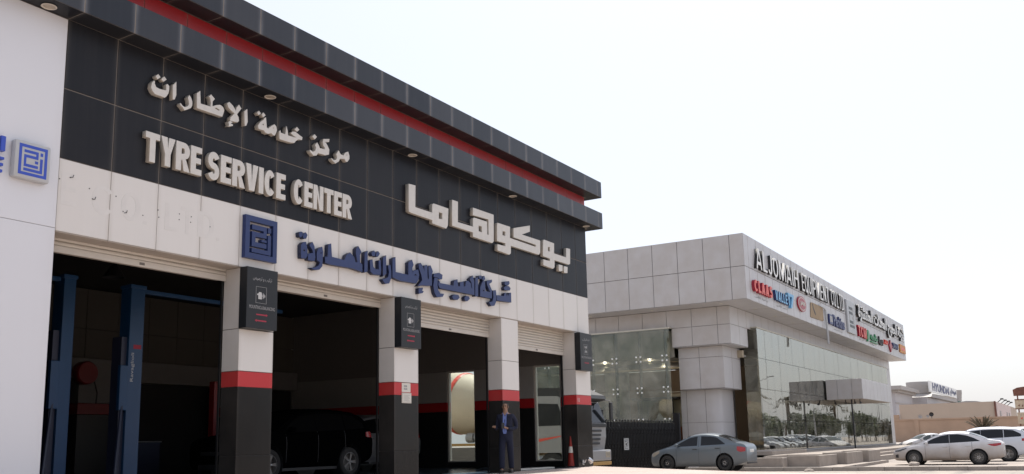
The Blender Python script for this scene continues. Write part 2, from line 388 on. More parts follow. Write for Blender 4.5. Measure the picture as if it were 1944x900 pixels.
# ------------------------------------------------------------------ ground
FY = 12.795                                # face of the tyre workshop
def ground_mats():
    m, t, b = _pm('asphalt and dust'); N = t.nodes.new; L = t.links.new
    geo = N('ShaderNodeNewGeometry'); b.inputs['Roughness'].default_value = 0.95
    def noise(sc, det, stretch=(1, 1, 1)):
        mp = N('ShaderNodeMapping'); mp.inputs['Scale'].default_value = stretch; L(geo.outputs['Position'], mp.inputs[0])
        n = N('ShaderNodeTexNoise'); n.inputs['Scale'].default_value = sc; n.inputs['Detail'].default_value = det; L(mp.outputs[0], n.inputs['Vector']); return n.outputs['Fac']
    def ramp(f, a, c): r = N('ShaderNodeMapRange'); r.inputs[1].default_value = a; r.inputs[2].default_value = c; L(f, r.inputs[0]); return r.outputs[0]
    def mix(f, a, c):
        x = N('ShaderNodeMix'); x.data_type = 'RGBA'; L(f, x.inputs[0])
        for k, v in ((6, a), (7, c)):
            if isinstance(v, tuple): x.inputs[k].default_value = (*v, 1)
            else: L(v, x.inputs[k])
        return x.outputs[2]
    c = mix(ramp(noise(.35, 8), .35, .65), (.27, .24, .215), (.345, .30, .26))
    c = mix(ramp(noise(.9, 9, (.25, 1.6, 1)), .52, .72), c, (.20, .18, .165))
    c = mix(ramp(noise(3.2, 4), .66, .72), c, (.12, .11, .10))
    L(c, b.inputs['Base Color'])
    bp = N('ShaderNodeBump'); bp.inputs['Strength'].default_value = .4; bp.inputs['Distance'].default_value = .02; L(noise(30, 6), bp.inputs['Height']); L(bp.outputs[0], b.inputs['Normal'])
    pv, t, b = _pm('forecourt pavers'); N = t.nodes.new; L = t.links.new
    geo = N('ShaderNodeNewGeometry')
    br = N('ShaderNodeTexBrick'); br.inputs['Scale'].default_value = 4.0; br.inputs['Mortar Size'].default_value = 0.012; br.inputs['Mortar Smooth'].default_value = 0.3
    br.inputs['Color1'].default_value = (0.40, 0.335, 0.30, 1); br.inputs['Color2'].default_value = (0.36, 0.27, 0.24, 1); br.inputs['Mortar'].default_value = (0.24, 0.21, 0.18, 1)
    L(geo.outputs['Position'], br.inputs['Vector'])
    n = N('ShaderNodeTexNoise'); n.inputs['Scale'].default_value = 0.8; n.inputs['Detail'].default_value = 8; L(geo.outputs['Position'], n.inputs['Vector'])
    mr = N('ShaderNodeMapRange'); mr.inputs[1].default_value = 0.3; mr.inputs[2].default_value = 0.7; mr.inputs[4].default_value = 0.6; L(n.outputs['Fac'], mr.inputs[0])
    mx = N('ShaderNodeMix'); mx.data_type = 'RGBA'; L(mr.outputs[0], mx.inputs[0]); L(br.outputs['Color'], mx.inputs[6]); mx.inputs[7].default_value = (0.44, 0.39, 0.35, 1)
    L(mx.outputs[2], b.inputs['Base Color']); b.inputs['Roughness'].default_value = 0.9
    bp = N('ShaderNodeBump'); bp.inputs['Strength'].default_value = 0.3; bp.inputs['Distance'].default_value = 0.01; L(br.outputs['Fac'], bp.inputs['Height']); bp.invert = True; L(bp.outputs[0], b.inputs['Normal'])
    return m, pv
M['ground'], M['pavers'] = ground_mats()
GZ = -0.66
g = MB()
g.add([(-900, -900, GZ), (1200, -900, GZ), (1200, 900, GZ), (-900, 900, GZ)], [(0, 1, 2, 3)])
g.build('ground', M['ground'], kind='structure')
# forecourt: a raised paved slab whose edge ramps down to the road
fc = MB()
edge = [(25.72, 12.83), (24.2, 10.9), (22.3, 8.6), (20.5, 6.2), (19.2, 3.4), (18.4, -2), (18.0, -40)]
edge = [(x, y) for x, y in edge]
low = [(x + 3.2, y - 0.6 if i else y) for i, (x, y) in enumerate(edge)]
low[0] = (27.6, 12.83)
top = [(-30, 12.83)] + edge + [(-30, -40)]
n = len(top)
fc.add([(x, y, 0) for x, y in top], [tuple(range(n))])
for i in range(len(edge) - 1):
    a, b2, c, d = edge[i], edge[i + 1], low[i + 1], low[i]
    fc.add([(a[0], a[1], 0), (b2[0], b2[1], 0), (c[0], c[1], GZ - .02), (d[0], d[1], GZ - .02)], [(0, 1, 2, 3)])
fc.build('forecourt', M['pavers'], kind='structure')
# road kerb, pavement in front of the showroom, platform with steps
kb = thing('road_kerb', 'long pale concrete kerb between the road and the white sedan bay', 'kerb', (39.95, 2, GZ))
rnd = random.Random(3)
y = -12.0
while y < 15.2:
    L_ = 1.0
    b = MB(); b.cbox(39.80, 40.02, y + .006, y + L_ - .006, GZ - .05, -0.50 + rnd.uniform(-.006, .006), 0.012)
    b.build('kerb_stone', M['kerb'], kb); y += L_
b = MB(); b.box(40.02, 52, 8.9, 15.4, GZ - .1, -0.53); b.build('pavement', M['ground'], kind='structure')

# ------------------------------------------------------------------ tyre workshop
TB = thing('tyre_workshop', 'long black and white tyre workshop with a red roof stripe and four shutter bays', 'building', (16.9, FY, 0))
P = 0.89; X0 = 8.05; X1 = 25.70
xs = [X0 + P * k for k in range(20)] + [X1]
back = MB(); back.box(X0, X1, FY + .035, FY + .40, 4.015, 5.115); back.build('white_band_joint_backing', M['seal_d'], TB)
back = MB(); back.box(X0, X1, FY + .012, FY + .40, 5.118, 8.34); back.build('dark_wall_joint_backing', M['seal_l'], TB)
for k in range(20):
    a, c = xs[k], xs[k + 1]
    panel('wall_panel', TB, a, c, FY, FY + .03, 4.0, 5.125, M['white'], 0.004)
    panel('wall_panel', TB, a, c, FY, FY + .03, 5.125, 6.232, M['dark'], 0.009)
    panel('wall_panel', TB, a, c, FY, FY + .03, 6.232, 7.360, M['dark'], 0.009)
    panel('soffit_panel', TB, a, c, FY + .004, FY + .40, 3.985, 3.999, M['soffit'], 0.004)
    panel('red_panel', TB, a + (.45 if k else 0), min(c + .45, X1), FY, FY + .03, 7.87, 8.355, M['stripe'], 0.006)
# two canopy bands
CX = [X0 + P * k for k in range(-6, 21)] + [26.12]
for nm, z0, z1 in (('lower', 7.352, 7.868), ('upper', 8.36, 8.88)):
    cn = MB(); cn.box(CX[0], 26.10, 12.390, FY + .5, z0 + .004, z1 - .01)
    cb = cn.build('canopy', M['seal_l'], TB)
    for k in range(len(CX) - 1):
        panel('canopy_panel', cb, CX[k], CX[k + 1], 12.385, 12.40, z0 - .004, z1, M['canopy'], 0.009)
        panel('canopy_soffit_panel', cb, CX[k], CX[k + 1], 12.387, FY + (.0 if nm == 'lower' else 0) - .002 if CX[k] < X1 else FY + .5, z0 - .002, z0 + .010, M['dark'], 0.006)
    panel('canopy_panel', cb, 26.103, 26.118, 12.39, FY + .5, z0, z1, M['canopy'], 0.004)
# roof and shell
b = MB(); b.box(3.0, 25.66, FY + .41, 27.4, 8.30, 8.80); b.build('roof_slab', M['seal_d'], TB)
b = MB(); b.box(2.9, 8.04, FY + .012, FY + .4, -0.02, 8.34)
b.build('neighbour_wall_core', M['seal_d'], TB)
# white cladding of the bay at the left
for x0, x1 in ((2.9, 5.46), (5.46, 8.045)):
    for z0, z1 in ((0.02, 4.035), (4.035, 7.345)):
        panel('cladding_sheet', TB, x0, x1, FY - .012, FY + .008, z0, z1, M['coolwhite'], 0.003)
# soffit downlights
for x in (7.62, 12.11, 16.56, 21.01, 25.41):
    b = MB(); b.lathe([(0.075, 0.0), (0.108, -0.004), (0.112, -0.012), (0.096, -0.018), (0.086, -0.008), (0.085, 0.0)], (x, 12.62, 7.347), 'z', 28)
    dl = b.build('downlight', M['lampring'], TB, smooth=True)
    b = MB(); b.lathe([(0.0001, -.006), (0.086, -.005)], (x, 12.62, 7.347), 'z', 24); b.build('diffuser', M['lampglass'], dl)
# columns
def column(x0, x1, split=None):
    y0, y1 = FY + .002, 13.23
    cm = MB(); cm.box(x0 + .012, x1 - .012, y0 + .012, y1 - .012, 0.005, 3.99)
    c = cm.build('column', M['seal_d'], TB)
    for z0, z1, m in ((0.0, 0.62, 'black'), (0.62, 1.825, 'black'), (1.825, 2.11, 'red'), (2.11, 2.87, 'white'), (2.87, 3.985, 'white')):
        b = MB(); b.cbox(x0, x1, y0, y1, z0 + .005, z1 - .005, 0.006)
        ctr = ((x0 + x1) / 2, (y0 + y1) / 2, (z0 + z1) / 2)
        b.build('column_panel', M[m], c, at=ctr)
    return c
for a, c in ((11.67, 12.50), (16.11, 16.98), (20.58, 21.43), (24.73, 25.69)): column(a, c)
# roller shutters
SH = MB()
def slat_mesh(w, h=0.075):
    prof = [(0, 0), (-.012, .008), (-.020, .025), (-.021, .045), (-.014, .062), (-.002, .070), (.006, .070), (.006, 0)]
    b = MB(); b.prism([(yy, z * h / .075) for yy, z in prof], 0, w, 'yz'); return b.mesh('slat', M['shutter'], 40)
for x0, x1, zb in ((8.06, 11.66, 3.765), (12.51, 16.10, 3.775), (16.99, 20.57, 3.49), (21.44, 24.72, 3.30)):
    b = MB(); b.cbox(x0, x1, 13.17, 13.20, zb, zb + .105, 0.006)
    rs = b.build('roller_shutter', M['shutter'], TB)
    sm = slat_mesh(x1 - x0); z = zb + .108
    while z < 4.0:
        link('slat', sm, rs, (x0, 13.19, z)); z += .075
    b = MB(); b.box((x0 + x1) / 2 - .05, (x0 + x1) / 2 + .05, 13.164, 13.169, zb + .03, zb + .07); b.build('maker_plate', M['seal_m'], rs)
    for xx in (x0, x1 - .02):
        b = MB(); b.cbox(xx, xx + .02, 13.235, 13.285, 0.01, 3.98, .004); b.build('guide_rail', M['int_dark'], rs)
    b = MB(); b.cbox(x0, x1, 13.215, 13.42, 3.80, 3.98, .01); b.build('shutter_box', M['soffit'], rs)
# inside of the workshop
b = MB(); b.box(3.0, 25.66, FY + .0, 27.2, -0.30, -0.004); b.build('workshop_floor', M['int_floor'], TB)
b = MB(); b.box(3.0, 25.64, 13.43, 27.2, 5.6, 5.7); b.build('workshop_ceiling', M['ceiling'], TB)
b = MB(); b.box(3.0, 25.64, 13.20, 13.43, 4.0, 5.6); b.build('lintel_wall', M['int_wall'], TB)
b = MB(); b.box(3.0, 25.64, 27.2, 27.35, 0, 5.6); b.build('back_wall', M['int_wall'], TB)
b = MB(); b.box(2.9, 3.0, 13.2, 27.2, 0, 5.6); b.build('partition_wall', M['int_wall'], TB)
# back wall cladding grid, beam and dark lower zone
for i in range(18):
    for j, (z0, z1) in enumerate(((3.46, 4.35), (4.35, 5.55))):
        x = 6 + i * 1.09
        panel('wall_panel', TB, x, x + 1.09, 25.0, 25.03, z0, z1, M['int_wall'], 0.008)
b = MB(); b.cbox(5, 25.4, 24.7, 25.0, 2.80, 3.45, .02); b.build('cross_beam', M['int_light'], TB)
b = MB(); b.box(5, 25.4, 25.05, 25.2, 0, 5.55); b.build('rear_partition', M['int_dark'], TB)
def ipil(x0, x1, y0, y1):
    for z0, z1, m in ((0, 1.8, 'int_dark'), (1.8, 2.12, 'int_red'), (2.12, 2.8, 'int_light')):
        b = MB(); b.cbox(x0, x1, y0, y1, z0 + .004, z1 - .004, .005); b.build('inner_pillar', M[m], TB)
ipil(16.3, 17.5, 24.3, 24.69); ipil(21.6, 22.3, 24.3, 24.69); ipil(9.0, 9.7, 24.3, 24.69)
# end wall with two tall windows, clad black, red, grey
def endwall():
    x0, x1 = 25.45, 25.66
    spans = [(13.23, 13.72), (14.68, 16.90), (18.0, 25.0)]
    for a, c in spans:
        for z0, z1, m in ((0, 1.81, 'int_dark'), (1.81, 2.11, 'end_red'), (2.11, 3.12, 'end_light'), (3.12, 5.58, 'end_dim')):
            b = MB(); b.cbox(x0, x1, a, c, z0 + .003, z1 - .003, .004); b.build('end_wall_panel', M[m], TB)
    for a, c in ((13.72, 14.68), (16.90, 18.0)):
        b = MB(); b.box(x0 + .01, x1 - .01, a, c, 0, 0.17); b.build('window_sill', M['int_dark'], TB)
        b = MB(); b.box(x0 + .004, x1 - .01, a, c, 3.13, 5.58); b.build('end_wall_panel', M['end_dim'], TB)
        fr = MB()
        for (p, q, r, s) in ((a, a + .05, .17, 3.13), (c - .05, c, .17, 3.13), (a + .05, c - .05, 3.08, 3.13), (a + .05, c - .05, .17, .21)): fr.box(25.50, 25.56, p, q, r, s)
        w = fr.build('window', M['shutter'], TB)
        b = MB(); b.box(25.525, 25.535, a + .05, c - .05, .21, 3.08); b.build('pane', M['winglass'], w)
    # outer skin of the end wall
    b = MB()
    for a, c in ((FY + .05, 13.72), (14.68, 16.9), (18.0, 27.3)): b.box(25.662, 25.70, a, c, GZ, 8.34)
    for a, c in ((13.72, 14.68), (16.90, 18.0)): b.box(25.662, 25.70, a, c, GZ, .17); b.box(25.662, 25.70, a, c, 3.13, 8.34)
    b.build('end_wall_skin', M['white'], TB)
    b = MB(); b.box(2.9, 25.66, 27.36, 27.5, GZ, 8.34); b.build('rear_wall', M['white'], TB)
endwall()
# high bay lamps hanging inside
for x, y in ((14.2, 20.0), (10.6, 17.2), (19.0, 20.0)):
    b = MB(); b.lathe([(0.05, .35), (0.10, .28), (0.24, 0.04), (0.27, 0.0), (0.25, 0.0), (0.22, .04)], (x, y, 4.95), 'z', 20); b.tube([(x, y, 5.3), (x, y, 5.6)], .012, 6)
    o = b.build('bay_lamp', M['plastic'], None, smooth=True, at=(x, y, 5.6), label={0: '', 14.2: 'dark bell lamp hanging above the blue car lifts in the first bay', 10.6: 'dark bell lamp hanging nearest the first shutter by its left edge', 19.0: 'dark bell lamp hanging in the second bay above the black car'}[x], cat='lamp', group='bell lamps under the workshop ceiling')
# ghost print of removed letters, screw holes left in the white band
for s, x0, x1, z0, z1 in (('E', 8.10, 8.36, 4.42, 4.92), ('C', 8.62, 9.02, 4.39, 4.86), ('O', 9.14, 9.50, 4.39, 4.86), ('.', 9.56, 9.62, 4.39, 4.45), ('L', 9.98, 10.25, 4.38, 4.84), ('T', 10.30, 10.58, 4.38, 4.84), ('D', 10.66, 11.02, 4.38, 4.84), ('.', 11.08, 11.15, 4.38, 4.44)):
    g_, w_ = glyph(s, 0.17); kx, kz = (x1 - x0) / w_, (z1 - z0)
    if s == '.': kz = 1.0; kx = .4
    me = curve_mesh('letter_trace', [[(x * kx, z * kz * (0.4 if s == '.' else 1)) for x, z in p] for p in g_], 0.003, M['ghost'])
    link('letter_trace', me, TB, (x0, FY - .0015, z0))
b = MB()
for x, z in ((8.07, 4.80), (8.24, 4.86), (8.57, 4.76), (8.63, 4.61), (9.04, 4.74), (9.18, 4.52), (9.55, 4.53), (9.84, 4.68), (9.86, 4.56), (10.27, 4.70), (10.27, 4.60), (10.52, 4.70), (10.51, 4.60), (10.93, 4.60)):
    b.cyl((x, FY - .004, z), (x, FY + .01, z), .010, 8)
for x, z in ((8.24, 4.86), (8.63, 4.6), (9.2, 4.5)): b.tube([(x, FY - .006, z), (x + .04, FY - .01, z + .01), (x + .05, FY - .012, z + .05)], .005, 5)
b.build('screw_hole', M['plastic'], TB)
# outlines of the Arabic letters on the workshop wall, metres along the wall and above the floor
BIG=[([(16.51,6.66),(16.77,6.68),(16.76,6.16),(17.42,6.16),(17.42,6.36),(17.48,6.4),(18.09,6.4),(18.06,5.97),(17.99,5.88),(17.42,5.9),(17.42,5.98),(16.6,5.99),(16.51,6.01)],[[(17.69,6.23),(17.83,6.23),(17.83,6.08),(17.69,6.07)]]),([(18.25,6.66),(18.5,6.66),(18.49,6.14),(19.16,6.15),(19.16,6.36),(19.22,6.4),(19.82,6.41),(19.82,6.07),(19.89,6.07),(19.89,6.48),(19.16,6.45),(19.17,6.65),(20.15,6.66),(20.13,5.94),(20.06,5.88),(19.15,5.89),(19.15,6.0),(18.35,6.0),(18.24,6.0)],[[(19.42,6.23),(19.57,6.23),(19.57,6.08),(19.42,6.08)]]),([(20.31,6.44),(20.34,6.48),(20.97,6.49),(20.96,6.18),(22.35,6.17),(22.35,6.23),(21.14,6.23),(21.15,6.49),(22.04,6.73),(22.03,6.55),(21.59,6.39),(22.61,6.4),(22.59,6.04),(22.51,5.97),(20.99,5.97),(20.98,5.76),(20.9,5.71),(20.31,5.73),(20.31,5.9),(20.71,5.91),(20.71,5.99),(20.29,5.98)],[[(20.58,6.3),(20.72,6.31),(20.71,6.19),(20.57,6.19)]]),([(22.78,6.43),(22.83,6.47),(23.43,6.46),(23.41,6.16),(24.16,6.16),(24.18,6.45),(24.43,6.46),(24.4,6.0),(24.31,5.96),(23.43,5.96),(23.42,5.75),(23.32,5.69),(22.75,5.71),(22.76,5.88),(23.15,5.89),(23.16,5.96),(22.74,5.97)],[[(23.05,6.29),(23.17,6.3),(23.16,6.17),(23.05,6.17)]]),([(23.68,5.87),(23.91,5.88),(23.9,5.71),(23.8,5.68),(23.67,5.68)],[]),([(24.0,5.87),(24.23,5.88),(24.21,5.69),(23.99,5.67)],[])]
ARW=[([(9.57,6.84),(9.59,6.83),(9.59,6.79),(9.62,6.74),(9.68,6.73),(9.79,6.74),(9.82,6.75),(9.82,6.8),(9.81,6.84),(9.84,6.87),(9.88,6.84),(9.88,6.78),(9.87,6.71),(9.83,6.64),(9.8,6.61),(9.6,6.61),(9.55,6.65),(9.52,6.7),(9.53,6.78)],[]),([(9.6,6.93),(9.65,6.98),(9.7,6.94),(9.64,6.88)],[]),([(9.71,6.91),(9.77,6.98),(9.82,6.94),(9.76,6.88)],[]),([(9.95,6.88),(10.02,6.97),(10.03,6.73),(10.0,6.64),(9.96,6.63)],[]),([(10.3,6.82),(10.34,6.78),(10.37,6.72),(10.37,6.64),(10.34,6.59),(10.25,6.53),(10.21,6.51),(10.17,6.55),(10.12,6.58),(10.12,6.62),(10.17,6.58),(10.22,6.57),(10.28,6.61),(10.3,6.65),(10.29,6.71),(10.27,6.76)],[]),([(10.46,6.9),(10.53,6.97),(10.55,6.74),(10.77,6.75),(10.77,6.83),(10.75,6.91),(10.72,6.92),(10.77,6.98),(10.86,6.92),(10.81,6.86),(10.81,6.77),(10.9,6.82),(10.98,6.85),(11.05,6.83),(11.08,6.78),(11.07,6.73),(11.04,6.64),(10.49,6.63),(10.47,6.64)],[[(10.86,6.75),(10.9,6.77),(10.98,6.75),(10.95,6.73)]]),([(11.14,6.93),(11.19,6.97),(11.27,6.93),(11.35,6.85),(11.36,6.91),(11.42,6.99),(11.48,6.93),(11.43,6.86),(11.38,6.79),(11.42,6.74),(11.43,6.68),(11.4,6.64),(11.22,6.62),(11.23,6.69),(11.28,6.74),(11.32,6.79),(11.24,6.82),(11.17,6.86)],[]),([(11.18,6.59),(11.23,6.62),(11.28,6.61),(11.24,6.57),(11.29,6.57),(11.29,6.54),(11.18,6.5),(11.2,6.54)],[]),([(11.55,6.9),(11.62,6.97),(11.64,6.72),(11.61,6.64),(11.57,6.62)],[]),([(11.86,6.97),(11.91,7.02),(11.96,6.98),(11.91,6.93)],[]),([(11.98,6.97),(12.02,7.02),(12.08,6.98),(12.02,6.92)],[]),([(12.06,6.93),(12.09,6.94),(12.12,6.74),(12.16,6.74),(12.18,6.77),(12.24,6.82),(12.31,6.87),(12.36,6.84),(12.38,6.77),(12.36,6.71),(12.32,6.64),(12.26,6.65),(12.24,6.67),(12.15,6.63),(12.07,6.64),(12.05,6.67),(11.91,6.66),(11.89,6.72),(11.95,6.81),(12.03,6.88)],[[(12.0,6.78),(12.04,6.8),(12.04,6.76)],[(12.26,6.78),(12.3,6.8),(12.3,6.78)]]),([(12.44,6.76),(12.47,6.8),(12.48,6.75),(12.6,6.75),(12.62,6.88),(12.63,6.93),(12.66,6.85),(12.68,6.75),(12.87,6.76),(12.9,6.77),(12.83,6.78),(12.75,6.81),(12.79,6.86),(12.87,6.88),(12.99,6.84),(13.07,6.82),(13.06,6.76),(12.95,6.74),(12.89,6.69),(12.85,6.64),(12.74,6.62),(12.45,6.61)],[]),([(12.85,6.92),(12.91,6.99),(12.98,6.95),(12.92,6.89)],[]),([(13.35,6.92),(13.41,6.98),(13.48,6.94),(13.42,6.87)],[]),([(13.67,6.95),(13.85,7.0),(13.84,6.93),(13.73,6.9),(13.78,6.86),(13.85,6.77),(13.84,6.66),(13.74,6.62),(13.52,6.61),(13.48,6.55),(13.39,6.52),(13.32,6.56),(13.28,6.59),(13.29,6.62),(13.37,6.6),(13.43,6.63),(13.46,6.7),(13.43,6.76),(13.49,6.83),(13.54,6.78),(13.57,6.73),(13.71,6.74),(13.72,6.77),(13.67,6.81),(13.65,6.88)],[]),([(14.13,6.83),(14.2,6.76),(14.29,6.76),(14.31,6.8),(14.36,6.85),(14.43,6.88),(14.47,6.8),(14.47,6.73),(14.41,6.65),(14.36,6.64),(14.31,6.69),(14.18,6.66),(14.14,6.59),(14.04,6.52),(13.97,6.55),(13.92,6.58),(13.92,6.61),(13.99,6.58),(14.06,6.61),(14.09,6.67),(14.06,6.73)],[[(14.37,6.79),(14.4,6.81),(14.4,6.78)]])]
ARB=[([(13.02,4.87),(13.08,4.9),(13.13,4.89),(13.12,4.82),(13.08,4.78),(13.03,4.79)],[]),([(13.14,4.87),(13.21,4.91),(13.26,4.86),(13.22,4.78),(13.15,4.77),(13.13,4.8)],[]),([(13.08,4.64),(13.14,4.7),(13.22,4.72),(13.26,4.59),(13.27,4.45),(13.22,4.38),(13.09,4.37),(13.08,4.5)],[[(13.16,4.57),(13.15,4.52),(13.21,4.53)]]),([(13.31,4.67),(13.4,4.75),(13.46,4.67),(13.49,4.46),(13.47,4.37),(13.28,4.36),(13.28,4.47),(13.3,4.5),(13.42,4.53),(13.4,4.58)],[]),([(13.56,4.64),(13.68,4.7),(13.71,4.6),(13.7,4.45),(13.69,4.3),(13.61,4.22),(13.47,4.19),(13.36,4.22),(13.47,4.24),(13.58,4.3),(13.62,4.37),(13.53,4.4),(13.52,4.54)],[[(13.62,4.56),(13.66,4.58),(13.66,4.55)]]),([(13.76,4.51),(13.84,4.52),(13.85,4.77),(13.94,4.81),(13.97,4.54),(14.34,4.53),(14.4,4.65),(14.52,4.72),(14.65,4.64),(14.69,4.54),(14.75,4.55),(14.7,4.73),(14.7,4.83),(14.78,4.9),(14.88,4.79),(14.83,4.71),(14.84,4.56),(14.91,4.52),(14.91,4.36),(14.58,4.39),(13.93,4.37),(13.77,4.38)],[]),([(14.98,4.8),(15.08,4.85),(15.08,4.4),(14.99,4.36),(14.97,4.38)],[]),([(15.15,4.65),(15.24,4.69),(15.27,4.53),(15.34,4.49),(15.45,4.5),(15.44,4.69),(15.51,4.72),(15.53,4.52),(15.51,4.38),(15.27,4.36),(15.17,4.41)],[]),([(15.23,4.85),(15.29,4.89),(15.34,4.85),(15.32,4.77),(15.23,4.76),(15.2,4.81)],[]),([(15.36,4.85),(15.43,4.9),(15.49,4.85),(15.42,4.77),(15.35,4.77)],[]),([(15.59,4.78),(15.7,4.85),(15.71,4.44),(15.59,4.36)],[]),([(15.76,4.64),(15.85,4.66),(15.88,4.52),(15.88,4.37),(15.81,4.24),(15.67,4.21),(15.56,4.3),(15.68,4.33),(15.77,4.38),(15.8,4.49)],[]),([(15.92,4.81),(16.03,4.87),(16.04,4.53),(16.2,4.53),(16.49,4.53),(16.49,4.81),(16.63,4.9),(16.69,4.79),(16.64,4.71),(16.66,4.57),(16.67,4.65),(16.86,4.71),(16.9,4.59),(16.87,4.47),(16.79,4.37),(16.2,4.35),(16.0,4.38),(15.92,4.39)],[[(16.7,4.55),(16.76,4.59),(16.81,4.56)]]),([(16.87,4.83),(16.96,4.88),(17.05,4.79),(17.1,4.7),(17.09,4.83),(17.21,4.87),(17.22,4.56),(17.27,4.53),(17.25,4.83),(17.34,4.88),(17.43,4.75),(17.39,4.64),(17.39,4.4),(17.19,4.37),(17.04,4.36),(16.83,4.31),(17.01,4.48),(16.97,4.61),(16.89,4.73)],[]),([(16.87,4.27),(17.03,4.31),(17.04,4.27),(17.0,4.24),(17.07,4.23),(17.03,4.18),(16.87,4.14)],[]),([(17.46,4.69),(17.68,4.75),(17.82,4.72),(17.8,4.61),(17.67,4.59),(17.64,4.62),(17.46,4.62)],[]),([(17.66,4.57),(17.73,4.51),(18.27,4.52),(18.29,4.64),(18.44,4.7),(18.47,4.53),(18.55,4.54),(18.55,4.64),(18.7,4.68),(18.72,4.56),(18.78,4.57),(18.8,4.7),(18.9,4.73),(19.02,4.68),(19.05,4.56),(19.08,4.56),(19.05,4.7),(18.97,4.78),(19.12,4.89),(19.18,4.74),(19.18,4.4),(18.53,4.39),(17.7,4.38),(17.64,4.45)],[]),([(17.49,4.61),(17.63,4.61),(17.61,4.45),(17.64,4.33),(17.72,4.26),(17.88,4.27),(17.82,4.19),(17.58,4.15),(17.49,4.24),(17.44,4.41)],[]),([(18.2,4.25),(18.31,4.31),(18.48,4.32),(18.53,4.26),(18.44,4.19),(18.26,4.18)],[]),([(18.73,4.28),(18.81,4.34),(18.94,4.34),(18.97,4.28),(18.87,4.21),(18.75,4.21)],[]),([(19.23,4.85),(19.36,4.88),(19.35,4.39),(19.21,4.37)],[]),([(19.38,4.92),(19.52,4.95),(19.54,4.87),(19.42,4.84)],[]),([(19.57,4.93),(19.65,4.96),(19.69,4.89),(19.63,4.82),(19.56,4.83)],[]),([(19.45,4.64),(19.57,4.81),(19.68,4.82),(19.69,4.57),(19.92,4.57),(19.77,4.74),(19.75,4.84),(20.01,4.91),(20.01,4.84),(19.88,4.78),(20.0,4.63),(19.99,4.41),(19.44,4.4)],[[(19.57,4.6),(19.64,4.57),(19.58,4.54)]]),([(20.04,4.63),(20.19,4.66),(20.21,4.52),(20.2,4.36),(20.11,4.24),(19.95,4.21),(19.84,4.3),(20.01,4.34),(20.07,4.46)],[]),([(20.23,4.53),(20.59,4.55),(20.61,4.63),(20.69,4.65),(20.72,4.56),(20.79,4.65),(20.82,4.57),(20.86,4.67),(20.95,4.69),(20.95,4.42),(20.23,4.39)],[]),([(20.62,4.94),(20.86,4.99),(20.89,4.93),(20.81,4.86),(20.64,4.85)],[]),([(20.58,4.78),(20.7,4.84),(20.85,4.85),(20.93,4.8),(20.89,4.74),(20.62,4.71)],[])]
# ------------------------------------------------------------------ raised signs on the workshop
YF = FY - 0.10
def traced(root, data, m, depth, bevel=0.0):
    for outer, holes in data:
        xs_ = [p[0] for p in outer]; zs_ = [p[1] for p in outer]; cx, cz = sum(xs_) / len(xs_), sum(zs_) / len(zs_)
        me = curve_mesh('letter', [[(x - cx, z - cz) for x, z in p] for p in [outer] + holes], depth, m, bevel)
        link('letter', me, root, (cx, YF, cz))
sg = thing('raised_lettering', 'big blocky cream Arabic word raised on the dark wall under the roof edge', 'sign', (20.5, FY, 5.2)); traced(sg, BIG, M['letter'], 0.098, 0.004)
sg = thing('raised_lettering', 'cream Arabic words raised on the dark wall above the English sign', 'sign', (12.2, FY, 6.0)); traced(sg, ARW, M['letter'], 0.098, 0.003)
sg = thing('raised_lettering', 'dark blue Arabic company name raised along the white band', 'sign', (16.9, FY, 4.1)); traced(sg, ARB, M['blue'], 0.098, 0.004)
sg = thing('raised_lettering', 'cream capitals TYRE SERVICE CENTER raised on the dark wall', 'sign', (12.0, FY, 5.43))
word(sg, 'TYRE', 9.465, 10.62, 5.43, 5.935, YF, 0.098, M['letter'], 0.27, 0.05, bevel=0.004)
word(sg, 'SERVICE', 10.75, 12.64, 5.43, 5.935, YF, 0.098, M['letter'], 0.27, 0.05, bevel=0.004)
word(sg, 'CENTER', 12.86, 14.56, 5.43, 5.935, YF, 0.098, M['letter'], 0.27, 0.05, bevel=0.004)
# square spiral emblem: bars in a unit square, v measured downwards
EMB = [(0, 0, 1, .095), (0, .905, 1, 1), (0, .095, .095, .905), (.905, .095, 1, .905),
       (.18, .17, .68, .26), (.60, .26, .68, .33), (.18, .33, .68, .42), (.18, .42, .26, .63), (.18, .63, .68, .72), (.57, .48, .68, .57),
       (.18, .77, .84, .86), (.75, .37, .84, .77), (.75, .17, .84, .28)]
def emblem(root, x0, z1, w, h, y0, depth, m, plane='xz', name='emblem_bar', bars=None):
    for a, b_, c, d in bars or EMB:
        q = MB(); q.box(x0 + a * w, x0 + c * w, y0, y0 + depth, z1 - d * h, z1 - b_ * h); q.build(name, m, root)
EMB2 = [(0, 0, 1, .13), (0, .87, 1, 1), (0, .13, .13, .87), (.87, .13, 1, .87), (.20, .20, .66, .31), (.56, .31, .66, .36), (.20, .36, .66, .47), (.20, .47, .31, .60), (.20, .60, .66, .71), (.50, .51, .66, .57), (.20, .75, .80, .85), (.70, .38, .80, .75), (.70, .20, .80, .32)]
sg = thing('emblem_sign', 'square blue spiral emblem of open bars on the white band', 'sign', (12.05, FY, 4.17)); emblem(sg, 11.67, 4.968, .785, .80, FY - .09, .088, M['blue'], bars=EMB2)
sg = thing('emblem_sign', 'grey rounded box sign with bright blue spiral emblem on the pale wall', 'sign', (7.56, FY, 4.64))
bx = MB(); bm = bmesh.new()
bx.cbox(7.285, 7.835, FY - .135, FY - .013, 4.635, 5.20, .035); bx.build('sign_box', M['grey'], sg, smooth=40)
emblem(sg, 7.345, 5.145, .43, .455, FY - .139, .006, M['blue2'])
sg = thing('raised_lettering', 'bright blue end of a company name at the left picture edge', 'sign', (7.0, FY, 4.64))
